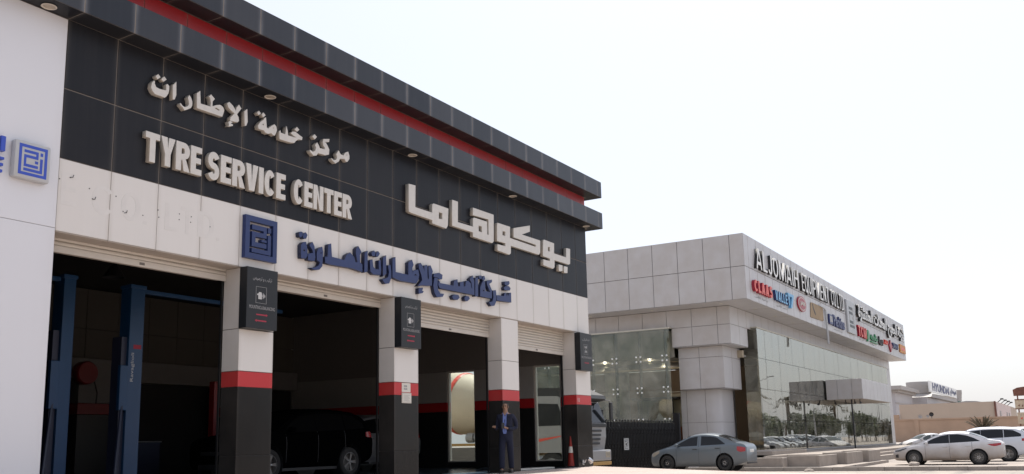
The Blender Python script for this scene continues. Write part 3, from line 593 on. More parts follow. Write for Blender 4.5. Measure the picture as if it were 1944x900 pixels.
for x0, x1, z0, z1 in ((7.10, 7.17, 4.975, 5.195), (6.97, 7.05, 4.975, 5.20), (6.7, 6.97, 4.975, 5.04), (7.0, 7.165, 4.85, 4.885), (7.0, 7.155, 4.755, 4.795), (7.0, 7.15, 4.66, 4.70), (6.93, 7.0, 4.66, 4.885), (6.6, 6.65, 4.66, 4.885), (6.72, 6.77, 4.66, 4.885), (6.84, 6.89, 4.66, 4.885)):
    b = MB(); b.cbox(x0, x1, FY - .09, FY - .013, z0, z1, .003); b.build('letter', M['blue2'], sg)
# projecting box signs on the columns
def box_sign(x0, x1, z0, z1, lab, ar, en, icon, arrows):
    r = thing('column_sign', lab, 'sign', ((x0 + x1) / 2, FY, z0), 'charcoal box signs on the workshop columns')
    b = MB(); b.cbox(x0, x1, 12.60, FY - .002, z0, z1, .006); b.build('sign_box', M['signblack'], r)
    w = x1 - x0; yf = 12.5975; k = w / .75
    link('lettering', text_mesh('lettering', ar, .46 * k, .085, .001, M['printgrey']), r, (x0 + .14 * k, yf, z1 - .24))
    link('lettering', text_mesh('lettering', en, .62 * k, .062, .001, M['printgrey']), r, (x0 + .065 * k, yf, z0 + .36))
    f = MB(); cx = x0 + w * .46; a = .13 * k
    for (p, q, s, t_) in ((cx - a, cx + a, z1 - .34, z1 - .345), (cx - a, cx + a, z1 - .64, z1 - .645), (cx - a, cx - a + .006, z1 - .64, z1 - .34), (cx + a - .006, cx + a, z1 - .64, z1 - .34)): f.box(p, q, yf, yf + .002, min(s, t_), max(s, t_))
    f.build('icon_frame', M['printgrey'], r)
    f = MB()
    if icon == 0:      # tyre on a balancing machine
        f.prism([(cx - .07, z1 - .57), (cx - .07, z1 - .50), (cx - .10, z1 - .50), (cx - .10, z1 - .475), (cx - .07, z1 - .47), (cx - .05, z1 - .44), (cx, z1 - .44), (cx + .015, z1 - .47), (cx + .015, z1 - .57)], yf, yf + .002)
        f.box(cx + .015, cx + .04, yf, yf + .002, z1 - .51, z1 - .50)
        for i, hh in enumerate((.05, .035, .02)): f.box(cx + .04 + i * .022, cx + .052 + i * .022, yf, yf + .002, z1 - .505 - hh, z1 - .505 + hh)
    else:
        for sx in (-1, 1):
            for zz in (.42, .56): f.box(cx + sx * .05 - .015, cx + sx * .05 + .015, yf, yf + .002, z1 - zz - .035, z1 - zz + .035)
        f.box(cx - .05, cx + .05, yf, yf + .002, z1 - .425, z1 - .415); f.box(cx - .05, cx + .05, yf, yf + .002, z1 - .565, z1 - .555); f.box(cx - .005, cx + .005, yf, yf + .002, z1 - .56, z1 - .42)
    f.build('icon', M['printwhite'], r)
    for i, zz in enumerate(arrows):
        d = 1 if i == 0 else -1; c0 = x0 + w * (.50 if i == 0 else .46); L_ = .14 * k
        f = MB(); f.prism([(c0 - d * L_, zz - .012), (c0 + d * L_ * .7, zz - .012), (c0 + d * L_ * .7, zz - .026), (c0 + d * L_, zz), (c0 + d * L_ * .7, zz + .026), (c0 + d * L_ * .7, zz + .012), (c0 - d * L_, zz + .012)], yf, yf + .002); f.build('arrow', M['printred'], r)
AR1 = '\uFEBA\uFEF4\uFEBB\uFEAE\uFE97 \u0648 \uFE90\uFEF4\uFEDB\uFEAE\uFE97'
box_sign(11.642, 12.392, 2.87, 3.985, 'large charcoal box sign with two red arrows on the first column below the blue emblem', AR1, 'MOUNTING & BALANCING', 0, (3.13, 3.02))
box_sign(16.11, 16.83, 2.865, 3.977, 'charcoal box sign with two red arrows on the column carrying pasted papers', AR1, 'MOUNTING & BALANCING', 0, (3.13, 3.02))
box_sign(24.70, 25.47, 2.832, 3.955, 'charcoal box sign with one red mark on the last column at the building corner', '\uFEDD\uFEF4\uFEDF\uFEAA\uFE97', 'ROTATION', 1, (3.06,))
# notices, column number, lamp
b = MB(); b.box(16.37, 16.68, FY - .004, FY + .001, 1.90, 2.10)
nt = b.build('notice', M['paper'], None, at=(16.52, FY, 2.0), label='white paper notice pasted on the red stripe of the second column', cat='notice')
link('lettering', text_mesh('lettering', 'WORK\nHOURS', .12, .10, .001, M['blue']), nt, (16.44, FY - .0055, 1.95))
b = MB(); b.cbox(16.36, 16.70, FY - .016, FY + .001, 1.655, 1.885, .004)
nt = b.build('notice', M['shutter'], None, at=(16.52, FY, 1.77), label='framed cream notice hanging just below the white paper on the second column', cat='notice')
b = MB(); b.box(16.385, 16.675, FY - .019, FY - .0165, 1.68, 1.86); pg = b.build('notice_sheet', M['paper'], nt)
lk = MB()
for i in range(7): lk.box(16.42 + .02 * (i % 2), 16.64 - .03 * (i % 3), FY - .0205, FY - .0192, 1.70 + i * .021, 1.706 + i * .021)
lk.build('writing', M['printgrey'], pg)
link('column_number', text_mesh('column_number', '10', .13, .12, .001, M['printwhite']), TB, (24.79, FY - .0015, 1.90))
fl = thing('spotlight', 'small silver spotlight at the foot of the corner column', 'spotlight', (25.0, 12.74, 0.1))
b = MB(); b.lathe([(0.001, 0), (.05, 0), (.06, .02), (.072, .05), (.074, .17), (.068, .18), (.062, .17), (.05, .12), (.001, .11)], (0, 0, 0), 'x', 20)
o = b.build('lamp_body', M['steel'], None, smooth=40); o.parent = fl; o.location = (.02, -.10, .14); o.rotation_euler = (0, R_(35), R_(-20)); o.name = 'lamp_body'
b = MB(); b.tube([(25.0, 12.79, .1), (25.0, 12.74, .12), (25.02, 12.69, .22)], .016, 8); b.cbox(24.95, 25.05, 12.775, 12.794, .06, .2, .004); b.build('bracket', M['steel'], fl)
# ------------------------------------------------------------------ things in the workshop
def lift_post(x0, x1, y, lab, beam, brand=False):
    r = thing('car_lift', lab, 'car lift', ((x0 + x1) / 2, y, 0))
    b = MB(); b.cbox(x0, x1, y, y + .02, 0, 3.86, .004); b.box(x0, x0 + .02, y + .02, y + .30, 0, 3.86); b.box(x1 - .02, x1, y + .02, y + .30, 0, 3.86); b.build('post', M['liftblue'], r)
    b = MB(); b.box(x0 - .12, x0 - .004, y + .06, y + .34, 0.1, 2.9); b.build('carriage_rail', M['liftdark'], r)
    b = MB(); b.cbox(x0 - .02, x1 + .03, y - .01, y + .32, 3.86, 3.93, .008); b.build('head_plate', M['liftblue'], r)
    b = MB(); b.cbox(x0 - .15, x1 + .1, y - .12, y + .5, 0, .03, .006); b.build('base_plate', M['liftdark'], r)
    b = MB(); b.cbox(x0 - .18, x0 - .01, y - .03, y + .06, 1.5, 2.35, .01); b.build('carriage', M['liftblue'], r)
    b = MB(); b.cbox(min(beam), max(beam), y + .08, y + .18, 3.80, 3.88, .008); b.build('overhead_beam', M['liftblue'], r)
    b = MB(); b.tube([(x0 - .1, y, 1.6), (x0 - .4, y - .3, .25), (x0 - .7, y - .7, .2)], .03, 6); b.build('arm', M['liftdark'], r)
    if brand:
        me = text_mesh('brand_lettering', 'Ravaglioli', .55, .085, .001, M['printwhite']); o = link('brand_lettering', me, r, (x0 + .14, y - .003, 2.05)); o.rotation_euler = (0, -math.pi / 2, 0)
        b = MB(); b.box(x0 + .1, x1 - .04, y - .003, y, 2.68, 2.76); b.build('red_decal', M['printred'], r)
    return r
lift_post(10.00, 10.23, 15.5, 'tall blue lift post close behind the pale wall edge in the first bay', (6.8, 9.98))
lift_post(11.40, 11.71, 15.5, 'tall blue lift post with white maker lettering in the middle of the first bay', (11.73, 15.5), True)
hr = thing('hose_reel', 'round red hose reel on the back wall beside the blue lift post', 'hose reel', (16.25, 24.2, 2.9))
b = MB(); b.lathe([(.001, -.16), (.30, -.16), (.33, -.12), (.33, .12), (.30, .16), (.001, .16)], (16.3, 24.05, 2.95), 'y', 24); b.build('drum', M['int_red'], hr, smooth=40)
b = MB(); b.tube([(16.55, 24.0, 2.8), (16.68, 24.0, 2.4), (16.66, 24.0, 2.1)], .02, 6); b.build('hose', M['rubber'], hr)
b = MB(); b.box(16.1, 16.5, 24.2, 24.3, 2.75, 3.1); b.build('bracket', M['blackmetal'], hr)
bal = thing('tyre_changer', 'dark tyre machine with mast and red bars deep in the second bay', 'machine', (17.2, 19.0, 0))
b = MB(); b.cbox(16.7, 17.9, 18.7, 19.7, 0, .9, .04); b.build('cabinet', M['liftdark'], bal)
b = MB(); b.cbox(16.9, 17.08, 19.4, 19.6, .9, 2.5, .02); b.build('mast', M['int_red'], bal)
b = MB(); b.cyl((17.0, 19.5, 2.35), (18.0, 19.3, 2.3), .06, 10); b.build('arm', M['blackmetal'], bal)
b = MB(); b.lathe([(.001, .9), (.35, .9), (.35, 1.0), (.1, 1.02), (.1, 1.1), (.001, 1.1)], (17.4, 19.1, 0), 'z', 20); b.build('turntable', M['steel'], bal, smooth=40)
tr = thing('tool_trolley', 'dark tool trolley with bright top edge deep in the first bay', 'trolley', (15.6, 20.6, 0))
b = MB(); b.cbox(15.3, 16.0, 20.3, 20.8, .15, .95, .02); b.build('body', M['liftdark'], tr)
b = MB(); b.cbox(15.28, 16.02, 20.28, 20.82, .95, .98, .006); b.build('worktop', M['steel'], tr)
for xx in (15.4, 15.9):
    b = MB(); b.lathe([(.001, -.02), (.07, -.02), (.07, .02), (.001, .02)], (xx, 20.4, .08), 'y', 12); b.build('castor', M['rubber'], tr)
mt = MB(); mt.cbox(19.2, 22.9, 13.30, 13.75, 0.001, .02, .004)  # thin pale blue slab painting the window light on the glossy floor
mt.build('floor_glint_blue', mat('pale blue floor glint', (.30, .42, .50), .25), None, at=(21, 13.5, 0), label='pale blue window light painted as a slab on the third bay floor', cat='floor light')
mt = MB(); mt.prism([(22.0, 13.26), (24.1, 13.26), (24.3, 13.6), (22.6, 13.8)], .002, .03, 'xy')  # thin white slab standing in for bright window light on the floor
mt.build('floor_glint_white', M['paper'], None, at=(23, 13.4, 0), label='white window light painted as a slab on the fourth bay floor beside the cone', cat='floor light')
# traffic cone
cn = thing('traffic_cone', 'tall orange traffic cone with one white band beside the corner column', 'traffic cone', (24.75, 13.05, 0))
b = MB(); b.cbox(24.60, 24.90, 12.90, 13.20, 0, .04, .012); b.build('base', M['plastic'], cn)
def cr(z): return .115 - (.115 - .026) * (z - .04) / .86
b = MB(); b.lathe([(cr(z), z) for z in (.04, .2, .42, .62, .9)] + [(.0001, .905)], (24.75, 13.05, 0), 'z', 24); b.build('cone_body', M['orange'], cn, smooth=60)
b = MB(); b.lathe([(cr(.42) + .003, .42), (cr(.60) + .003, .60)], (24.75, 13.05, 0), 'z', 24); b.build('reflective_band', M['paper'], cn, smooth=60)
# ------------------------------------------------------------------ showroom of the neighbour
SR = thing('equipment_showroom', 'pale panelled showroom with tall glass walls under an overhanging sign band', 'building', (60, 20, 0))
PW = 1.43
YS, XS = 13.96, 46.0
yj = [13.97, 14.70] + [14.70 + 1.425 * k for k in range(1, 12)]
xj = [46.0, 46.75] + [46.75 + 1.3915 * k for k in range(1, 36)]          # last one near 95.5
ZB, ZM, ZT = 7.70, 9.40, 11.12
b = MB(); b.box(XS + .03, 95.47, YS + .03, 30.0, ZB + .03, ZT - .02); band = b.build('sign_band', M['seal_m'], SR)
for k in range(len(yj) - 1):
    for z0, z1 in ((ZB, ZM), (ZM, ZT)): panel('band_panel', band, XS, XS + .025, yj[k], yj[k + 1], z0, z1, M['silver'], 0.014)
for k in range(len(xj) - 1):
    for z0, z1 in ((ZB, ZM), (ZM, ZT)): panel('band_panel', band, xj[k], min(xj[k + 1], 95.5), YS, YS + .025, z0, z1, M['silver'], 0.014)
for y0, y1 in ((YS + .005, 15.46), (15.46, 22), (22, 29.9)):
    x = XS + .004
    while x < 95.4:
        x2 = min(x + 4.2, 95.45)
        if y0 < 15.4 or x < 47.6: panel('band_soffit_panel', band, x, x2 if y0 < 15.4 else 47.68, y0, y1, ZB - .01, ZB + .004, M['silver'], 0.008)
        if y0 >= 15.4: break
        x = x2
for i in range(12):
    b = MB(); b.lathe([(0.001, -.004), (.07, -.004), (.09, -.018), (.10, -.012), (.10, 0)], (50 + i * 3.9, 14.75, ZB - .01), 'z', 12); b.build('downlight', M['paper'], band, smooth=True)
for i, (xx, yy) in enumerate(((46.9, 15.6), (46.9, 19.5), (46.9, 23.2))):
    b = MB(); b.lathe([(0.001, -.004), (.07, -.004), (.09, -.018), (.10, -.012), (.10, 0)], (xx, yy, ZB - .01), 'z', 12); b.build('downlight', M['paper'], band, smooth=True)
# wall above the glass
wj = [15.45, 16.14, 17.57, 19.0, 20.42, 21.87, 23.3, 24.75, 26.2, 27.65, 29.1]
b = MB(); b.box(47.72, 95, 15.49, 30, 6.72, ZB - .012); b.box(47.72, 50.7, 15.49, 18.68, 5.72, 6.72); b.build('upper_wall_core', M['seal_m'], SR)
for k in range(len(wj) - 1):
    panel('wall_panel', SR, 47.68, 47.70, wj[k], wj[k + 1], 6.71, ZB - .012, M['silver'], 0.010)
for a, c in ((15.45, 16.14), (16.14, 17.57), (17.57, 18.74)): panel('wall_panel', SR, 47.68, 47.70, a, c, 5.68, 6.71, M['silver'], 0.010)
for a, c in ((47.68, 49.2), (49.2, 50.62)): panel('wall_panel', SR, a, c, 15.45, 15.47, 5.68, 6.71, M['silver'], 0.010)
panel('wall_panel', SR, 47.68, 50.62, 15.45, 18.74, 5.655, 5.675, M['silver'], 0.006)
x = 47.68
while x < 94.9:
    panel('wall_panel', SR, x, min(x + 1.43, 94.9), 15.45, 15.47, 6.86 if x > 50.6 else 6.71, ZB - .012, M['silver'], 0.008); x += 1.43
# stepped corner column
b = MB(); b.box(48.20, 51.0, 16.12, 18.55, 3.42, 5.64); b.build('column_box_core', M['seal_m'], SR)
for a, c in ((16.09, 17.42), (17.42, 18.60)):
    for z0, z1 in ((3.40, 5.07), (5.07, 5.655)): panel('column_panel', SR, 48.17, 48.19, a, c, z0, z1, M['silver'], 0.010)
for a, c in ((48.17, 49.6), (49.6, 51.05)):
    for z0, z1 in ((3.40, 5.07), (5.07, 5.655)): panel('column_panel', SR, a, c, 16.09, 16.11, z0, z1, M['silver'], 0.010)
panel('column_panel', SR, 48.17, 51.05, 16.09, 18.60, 3.385, 3.40, M['silver'], 0.004)
def lower_col():
    # rounded nose column
    base = [(48.62, 18.75)] + [(48.62, 17.2)] + [(49.22 - .60 * math.cos(R_(a)), 17.2 - .60 * math.sin(R_(a))) for a in range(15, 91, 15)] + [(51.0, 16.60), (51.0, 18.75)]
    for z0, z1 in ((GZ, 1.62), (1.62, 3.38)):
        b = MB(); b.prism(base, z0 + .008, z1 - .008, 'xy'); b.build('column_panel', M['silver'], SR, smooth=40)
    b = MB(); b.prism([(x + .02, y + .02) for x, y in base[:-2]] + [(50.98, 16.62), (50.98, 18.7)], GZ, 3.38, 'xy'); b.build('column_core', M['seal_m'], SR)
    for yy in (18.72 - .3, 17.35):
        b = MB(); b.box(48.614, 48.625, yy, yy + .014, GZ, 3.38); b.build('column_joint', M['seal_d'], SR)
lower_col()
# glazing towards the yard: panes, fins, spider fittings
GXx = 47.40
gyj = [18.80, 20.64, 22.08, 23.52, 24.96, 26.4, 27.84, 29.3]
gyj = [18.78, 19.10, 20.63, 22.08, 23.52, 24.96, 26.4, 27.84, 29.3]
gzj = [-.05, 1.72, 3.42, 5.12, 6.70]
cw = link('curtain_wall', None, SR, (GXx, 24, 0))
for i in range(len(gyj) - 1):
    for j in range(4):
        b = MB(); b.box(GXx, GXx + .012, gyj[i] + .006, gyj[i + 1] - .006, gzj[j] + .006, gzj[j + 1] - .006); b.build('pane', M['glass'], cw)
_sp = {}
M['fitting'] = mat('bright steel fitting', (.85, .85, .83), .35, metal=.6)
def spider(parent, x, y, z, ax):
    if ax not in _sp:
        b = MB()
        for s in (-1, 1):
            for t_ in (-1, 1):
                p = (0, s * .13, t_ * .13) if ax == 'x' else (s * .11, 0, t_ * .11)
                o_ = (-.02, 0, 0) if ax == 'x' else (0, -.02, 0)
                b.tube([(.07 if ax == 'x' else 0, 0 if ax == 'x' else .07, 0), (p[0] + (.05 if ax == 'x' else 0), p[1] + (0 if ax == 'x' else .05), p[2])], .014, 6)
                b.lathe([(.001, -.03), (.046, -.022), (.048, .02)] if ax == 'x' else [(.001, -.010), (.018, -.006), (.02, .02)], p, ax, 10)
        _sp[ax] = b.mesh('fitting', M['fitting'] if ax == 'x' else M['steel'], 40)
    link('fitting', _sp[ax], parent, (x, y, z))
for y in gyj[1:-1]:
    for z in gzj[1:-1]: spider(cw, GXx, y, z, 'x')
    b = MB(); b.box(GXx + .08, GXx + .45, y - .01, y + .01, -.05, 6.68); b.build('fin', M['greenfin'], cw)
b = MB(); b.cbox(GXx - .06, 47.66, 18.72, 29.4, 6.70, 6.77, .01); b.build('head_flashing', M['paper'], cw)
b = MB(); b.cbox(GXx - .05, GXx + .2, 18.78, 29.4, -.2, -.05, .01); b.build('sill', M['cylgrey'], cw)
# glazing towards the street
gx = [51.25 + 1.43 * k for k in range(29)]
GY = 15.12
cw2 = link('curtain_wall', None, SR, (70, GY, 0))
gz2 = [.02, 1.72, 3.42, 5.12, 6.80]
for i in range(len(gx) - 1):
    for j in range(4):
        key = ('g2', j)
        if key not in _PM:
            b = MB(); b.box(.010, 1.420, 0, .012, gz2[j] + .010, gz2[j + 1] - .010); _PM[key] = b.mesh('pane', M['glass2'])
        o = link('pane', _PM[key], cw2, (gx[i], GY, 0)); o.rotation_euler = (rnd.uniform(-.0012, .0012), 0, rnd.uniform(-.0022, .0022))
for x in gx[1:-1]:
    for z in gz2[1:-1]:
        spider(cw2, x, GY, z, 'y')
b = MB(); b.cbox(51.15, 91.4, GY - .06, 15.44, 6.80, 6.86, .01); b.build('head_flashing', M['paper'], cw2)
b = MB(); b.box(51.2, 51.215, GY + .01, 15.9, 0.0, 6.79); b.build('end_pane', M['glass'], cw2)
b = MB(); b.cbox(51.15, 91.4, GY - .05, GY + .3, -.08, .01, .01); b.build('sill', M['cylgrey'], cw2)
panel('wall_panel', SR, 91.35, 94.9, 15.45, 15.47, -.3, 6.86, M['silver'], 0.01)
b = MB(); b.box(91.35, 94.95, 15.48, 30, GZ, 6.72); b.build('far_end_wall', M['silver'], SR)
# inner second column seen between the corner and the street glass
b = MB(); b.cbox(52.4, 53.5, 17.3, 18.6, 0, 3.6, .02); b.cbox(52.0, 53.6, 17.0, 18.8, 3.61, 5.2, .02); b.build('inner_column', M['silver'], SR)
b = MB(); b.cbox(51.6, 52.0, 15.6, 15.9, 0, 2.3, .02); b.build('dark_post', M['blackmetal'], SR)
# inside
b = MB(); b.box(47.9, 91.3, 15.7, 30, -.1, 0.0); b.build('showroom_floor', mat('showroom tiles', (.35, .32, .28), .2), SR)
b = MB(); b.box(57.5, 91.3, 22.2, 22.4, 0, 6.7); b.build('inner_wall', M['cream'], SR)
b = MB(); b.box(57.3, 57.49, 15.9, 30, 0, 5.19); b.build('brown_partition', M['brown'], SR)
b = MB(); b.box(47.9, 57.4, 29.8, 30, 0, 6.7); b.build('inner_wall', M['cream'], SR)
b = MB(); b.box(47.9, 91.2, 15.7, 29.8, 6.72, 6.85); b.build('showroom_ceiling', M['cylgrey'], SR)
b = MB(); b.cbox(50.6, 50.9, 15.8, 29.6, 5.15, 5.55, .02); b.cbox(50.6, 50.9, 19.2, 29.6, 4.75, 4.85, .01); b.build('mezzanine_edge', M['cream'], SR)
b = MB(); b.box(50.9, 57.2, 15.8, 29.6, 5.2, 5.3); b.build('mezzanine_slab', M['cylgrey'], SR)
b = MB(); b.box(50.95, 51.0, 18.9, 20.3, 0.4, 3.35); b.build('display_panel', M['cream'], SR)
b = MB(); b.cbox(50.90, 50.94, 18.86, 18.93, 0.3, 3.5, .004); b.cbox(50.9, 50.94, 18.86, 20.5, 3.43, 3.47, .004); b.build('panel_frame', M['paper'], SR)
b = MB(); b.lathe([(.75, 0), (.75, 5.1)], (52.2, 24.2, 0), 'z', 28); b.build('round_column', M['cylgrey'], SR, smooth=60)
b = MB(); b.box(49.6, 49.64, 21.0, 22.2, 1.2, 1.75); b.build('poster', M['paper'], SR)
b = MB(); b.box(48.1, 48.14, 18.8, 29.4, 5.2, 6.66); b.build('roller_blind', mat('grey green blind', (.34, .325, .28), .8), SR)
M['glow'] = bpy.data.materials.new('lit lamp'); M['glow'].use_nodes = True
_b = M['glow'].node_tree.nodes['Principled BSDF']; _b.inputs['Emission Color'].default_value = (1, .86, .66, 1); _b.inputs['Emission Strength'].default_value = 7
for i, (lx, ly, lz) in enumerate(((48.9, 20.6, 5.16), (48.9, 23.4, 5.16), (48.9, 26.2, 5.16), (53.5, 18.2, 5.16), (54.5, 22.0, 5.16), (54.5, 26.0, 5.16))):
    q = MB(); q.lathe([(.001, -.012), (.040, -.012), (.042, 0)], (lx, ly, lz), 'z', 14); q.lathe([(.042, -.016), (.055, -.016), (.06, .0)], (lx, ly, lz), 'z', 14)
    o = q.build('ceiling_lamp', M['glow'], SR)
    ld_ = bpy.data.lights.new('ceiling_lamp_light', 'POINT'); ld_.energy = 14; ld_.color = (1, .88, .72); ld_.shadow_soft_size = .12
    lo = bpy.data.objects.new('ceiling_lamp_light', ld_); COL.objects.link(lo); lo.location = (lx, ly, lz - .15)
b = MB(); b.box(47.9, 50.6, 18.9, 29.6, 5.172, 5.19); b.build('lamp_ceiling', M['cylgrey'], SR)
# platform, steps, entrance canopy
b = MB(); b.box(45.0, 96, 10.6, 15.06, GZ, -.085); b.build('platform', M['concrete'], SR)
for i, (y0, y1, z) in enumerate(((10.25, 10.6, -.235), (9.9, 10.25, -.385))):
    b = MB(); b.cbox(51.6, 96, y0, y1 + .01, GZ, z, .01); b.build('step', M['concrete'], SR)
b = MB(); b.cbox(45.0, 51.5, 12.9, 15.0, GZ, 0.10, .02); b.build('plinth', M['concrete'], SR)
b = MB(); b.box(47.45, 91.3, 15.17, 30, GZ, -.205); b.build('base_wall', M['concrete'], SR)
# low parapet under the corner
cp = link('entrance_canopy', None, SR, (72, 13.9, 3.9))
b = MB(); b.box(66.53, 77.2, 12.70, 15.0, 3.23, 4.55); b.build('canopy_core', M['seal_m'], cp)
for a, c in ((12.67, 13.35), (13.35, 14.3), (14.3, 15.05)): panel('canopy_panel', cp, 66.5, 66.52, a, c, 3.21, 4.58, M['silver'], .01)
for k in range(8): panel('canopy_panel', cp, 66.5 + 1.34 * k, 66.5 + 1.34 * (k + 1), 12.66, 12.68, 3.21, 4.58, M['silver'], .01)
panel('canopy_panel', cp, 66.5, 77.2, 12.68, 15.05, 3.20, 3.22, M['soffit'], .005)
for y in (12.95, 13.3, 13.9, 14.6):
    b = MB(); b.tube([(66.9, y, 3.2), (66.9, y, 3.05), (66.75, y - .05, 2.95)], .03, 6); b.lathe([(.03, -.12), (.08, .05), (.001, .06)], (66.72, y - .05, 2.95), 'x', 10); b.build('spot_lamp', M['plastic'], cp)
b = MB(); b.cyl((66.9, 13.5, -.3), (66.9, 13.5, 3.2), .055, 10); b.build('canopy_post', M['blackmetal'], cp)
# concrete planters in front
for i, (x0, x1, y0, y1, z0, z1, lab) in enumerate((
    (40.35, 41.12, 11.15, 14.9, -.56, -.12, 'long low concrete planter behind the boot of the grey blue sedan'),
    (41.19, 44.60, 9.82, 12.2, -.56, -.06, 'wide two faced concrete planter nearest the kerb'),
    (44.68, 48.30, 9.42, 10.5, -.68, .0, 'middle concrete planter of the row under the entrance canopy'),
    (48.45, 51.4, 9.17, 10.4, -.70, .02, 'last concrete planter beside the steps and the white sedan'))):
    r = thing('concrete_planter', lab, 'planter', ((x0 + x1) / 2, (y0 + y1) / 2, z0), 'concrete planters before the showroom')
    w = .12
    for (a, c, d, e) in ((x0, x1, y0, y0 + w), (x0, x1, y1 - w, y1), (x0, x0 + w, y0 + w, y1 - w), (x1 - w, x1, y0 + w, y1 - w)):
        q = MB(); q.cbox(a, c, d, e, z0, z1 + .001 * i, .018); q.build('planter_wall', M['concrete'], r)
    q = MB(); q.box(x0 + w, x1 - w, y0 + w, y1 - w, z0, z1 - .08); q.build('soil', M['ground'], r)
# ------------------------------------------------------------------ signs on the band
YL = YS - .12
M['lwhite'] = mat('white letter face', (.78, .78, .76), .5)
M['lblack'] = mat('black letter side', (.015, .015, .015), .5)
def boxletters(root, s, x0, x1, z0, z1, face, side, t=.2, depth=.20, gap=.14, space=.3):
    word(root, s, x0, x1, z0, z1, YS - depth, depth - .004, side, t, gap, space)
    word(root, s, x0, x1, z0, z1, YS - depth - .006, .005, face, t, gap, space)
sg = thing('raised_lettering', 'tall white capitals with black sides reading AL JOMAIH EQUIPMENT CO.LTD', 'sign', (57, YS, 9.5))
boxletters(sg, 'ALJOMAIH', 47.6, 56.1, 9.50, 10.60, M['lwhite'], M['lblack'], .145, .15)
boxletters(sg, 'EQUIPMENT', 56.9, 63.9, 9.50, 10.60, M['lwhite'], M['lblack'], .145, .15)
boxletters(sg, 'CO.LTD.', 64.6, 68.7, 9.50, 10.60, M['lwhite'], M['lblack'], .145, .15)
def tsign(lab, items):
    r = thing('raised_lettering', lab, 'sign', (items[0][1], YS, 8.2))
    for s, x0, x1, z0, z1, m, d in items:
        o = link('lettering', text_mesh('lettering', s, x1 - x0, z1 - z0, d, m, .025), r, (x0, YS - d - .003, z0))
    return r
M['cred'] = mat('bright red letter', (.68, .075, .045), .4); M['cblue'] = mat('sky blue letter', (.14, .38, .62), .4)
M['cnavy'] = mat('navy letter', (.02, .03, .12), .4); M['cgreen'] = mat('green letter', (.02, .22, .08), .4); M['cmar'] = mat('dark red letter', (.30, .01, .03), .4)
M['cwood'] = mat('weathered bare sign board', (.33, .24, .15), .8, var=.3, scale=1.5); M['corange'] = mat('orange sign', (.55, .22, .04), .5)
r = tsign('small red raised word leftmost on the lower half of the band', [('\uFEB1\uFE8E\uFEE0\uFEDB \uFE94\uFEF4\uFECB\uFE8D\uFEAD\uFEAF', 47.4, 49.8, 7.92, 8.06, M['printgrey'], .004)])
boxletters(r, 'CLAAS', 46.97, 50.25, 8.2, 8.82, M['cred'], M['cmar'], .25, .16)
r = tsign('sky blue raised word between the red word and the round red badge', [('\uFEF1\uFEAE\uFEDF\uFE8E\uFED3 \uFEAD\uFEEE\uFEA4\uFEE3', 51.4, 53.7, 7.90, 8.04, M['printgrey'], .004)])
boxletters(r, 'VALLEY', 50.8, 53.8, 8.2, 8.75, M['cblue'], M['cnavy'], .22, .16)
q = MB(); q.prism([(53.4, 8.92), (54.75, 8.92), (54.2, 8.1), (53.9, 8.1), (54.3, 8.75), (53.5, 8.75)], YS - .16, YS - .01); q.build('swoosh', M['cblue'], r)
r = thing('round_badge', 'round red badge with white letters on the lower half of the band', 'sign', (56.8, YS, 8.65))
q = MB(); q.prism([(56.8 + .98 * math.cos(a * math.pi / 16), 8.66 + .46 * math.sin(a * math.pi / 16)) for a in range(32)], YS - .10, YS - .01); q.build('badge_disc', M['cmar'], r)
q = MB(); q.prism([(56.8 + .86 * math.cos(a * math.pi / 16), 8.66 + .40 * math.sin(a * math.pi / 16)) for a in range(32)], YS - .106, YS - .101); q.build('badge_ring', M['paper'], r)
q = MB(); q.prism([(56.8 + .78 * math.cos(a * math.pi / 16), 8.66 + .35 * math.sin(a * math.pi / 16)) for a in range(32)], YS - .112, YS - .107); q.build('badge_face', M['cmar'], r)
link('lettering', text_mesh('lettering', 'JAB', 1.1, .30, .02, M['paper'], .03), r, (56.25, YS - .134, 8.5))
r = thing('bare_sign_board', 'weathered bare tan board with a dark curved mark on the band', 'sign board', (60.6, YS, 8.1))
q = MB(); q.prism([(58.95, 8.1), (59.2, 9.05), (59.5, 9.08), (62.3, 9.08), (62.35, 8.25), (62.2, 8.16)], YS - .05, YS - .01); q.build('board', M['cwood'], r)
q = MB(); q.prism(strip_mesh([(59.6, 9.0), (59.75, 8.7), (60.2, 8.4)], .16), YS - .06, YS - .051); q.build('dark_mark', M['lblack'], r)
pl = MB(); pl.tube([(61.2, YS - .07, 9.10), (62.5, YS - .08, 9.06), (62.85, YS - .09, 8.9), (62.72, YS - .16, 6.7)], [.03, .05, .07, .07], 8)
pl.build('hanging_pipe', M['grey'], None, smooth=True, label='loose pale pipe dangling from the bare board below the sign band', cat='pipe', at=(62.6, YS, 8))
r = tsign('navy raised word beginning with a square badge right of the bare board', [('Perkins', 65.0, 68.4, 8.12, 8.9, M['cnavy'], .12), ('\uFEB0\uFEE8\uFEB4\uFEDB\uFEAE\uFEF4\uFE91', 65.2, 68.0, 7.88, 8.02, M['printgrey'], .004)])
q = MB(); q.cbox(63.75, 64.7, YS - .13, YS - .01, 8.15, 8.82, .02); q.build('square_badge', M['cnavy'], r)
q = MB(); q.box(63.95, 64.15, YS - .135, YS - .131, 8.3, 8.7); q.box(64.3, 64.5, YS - .135, YS - .131, 8.3, 8.7); q.build('badge_mark', M['paper'], r)
r = thing('emblem_sign', 'tall pale grey emblem board standing between the English and Arabic names', 'sign', (70.9, YS, 8.1))
q = MB(); q.cbox(69.55, 72.25, YS - .14, YS - .01, 8.1, 10.52, .03); q.build('sign_board', M['grey'], r)
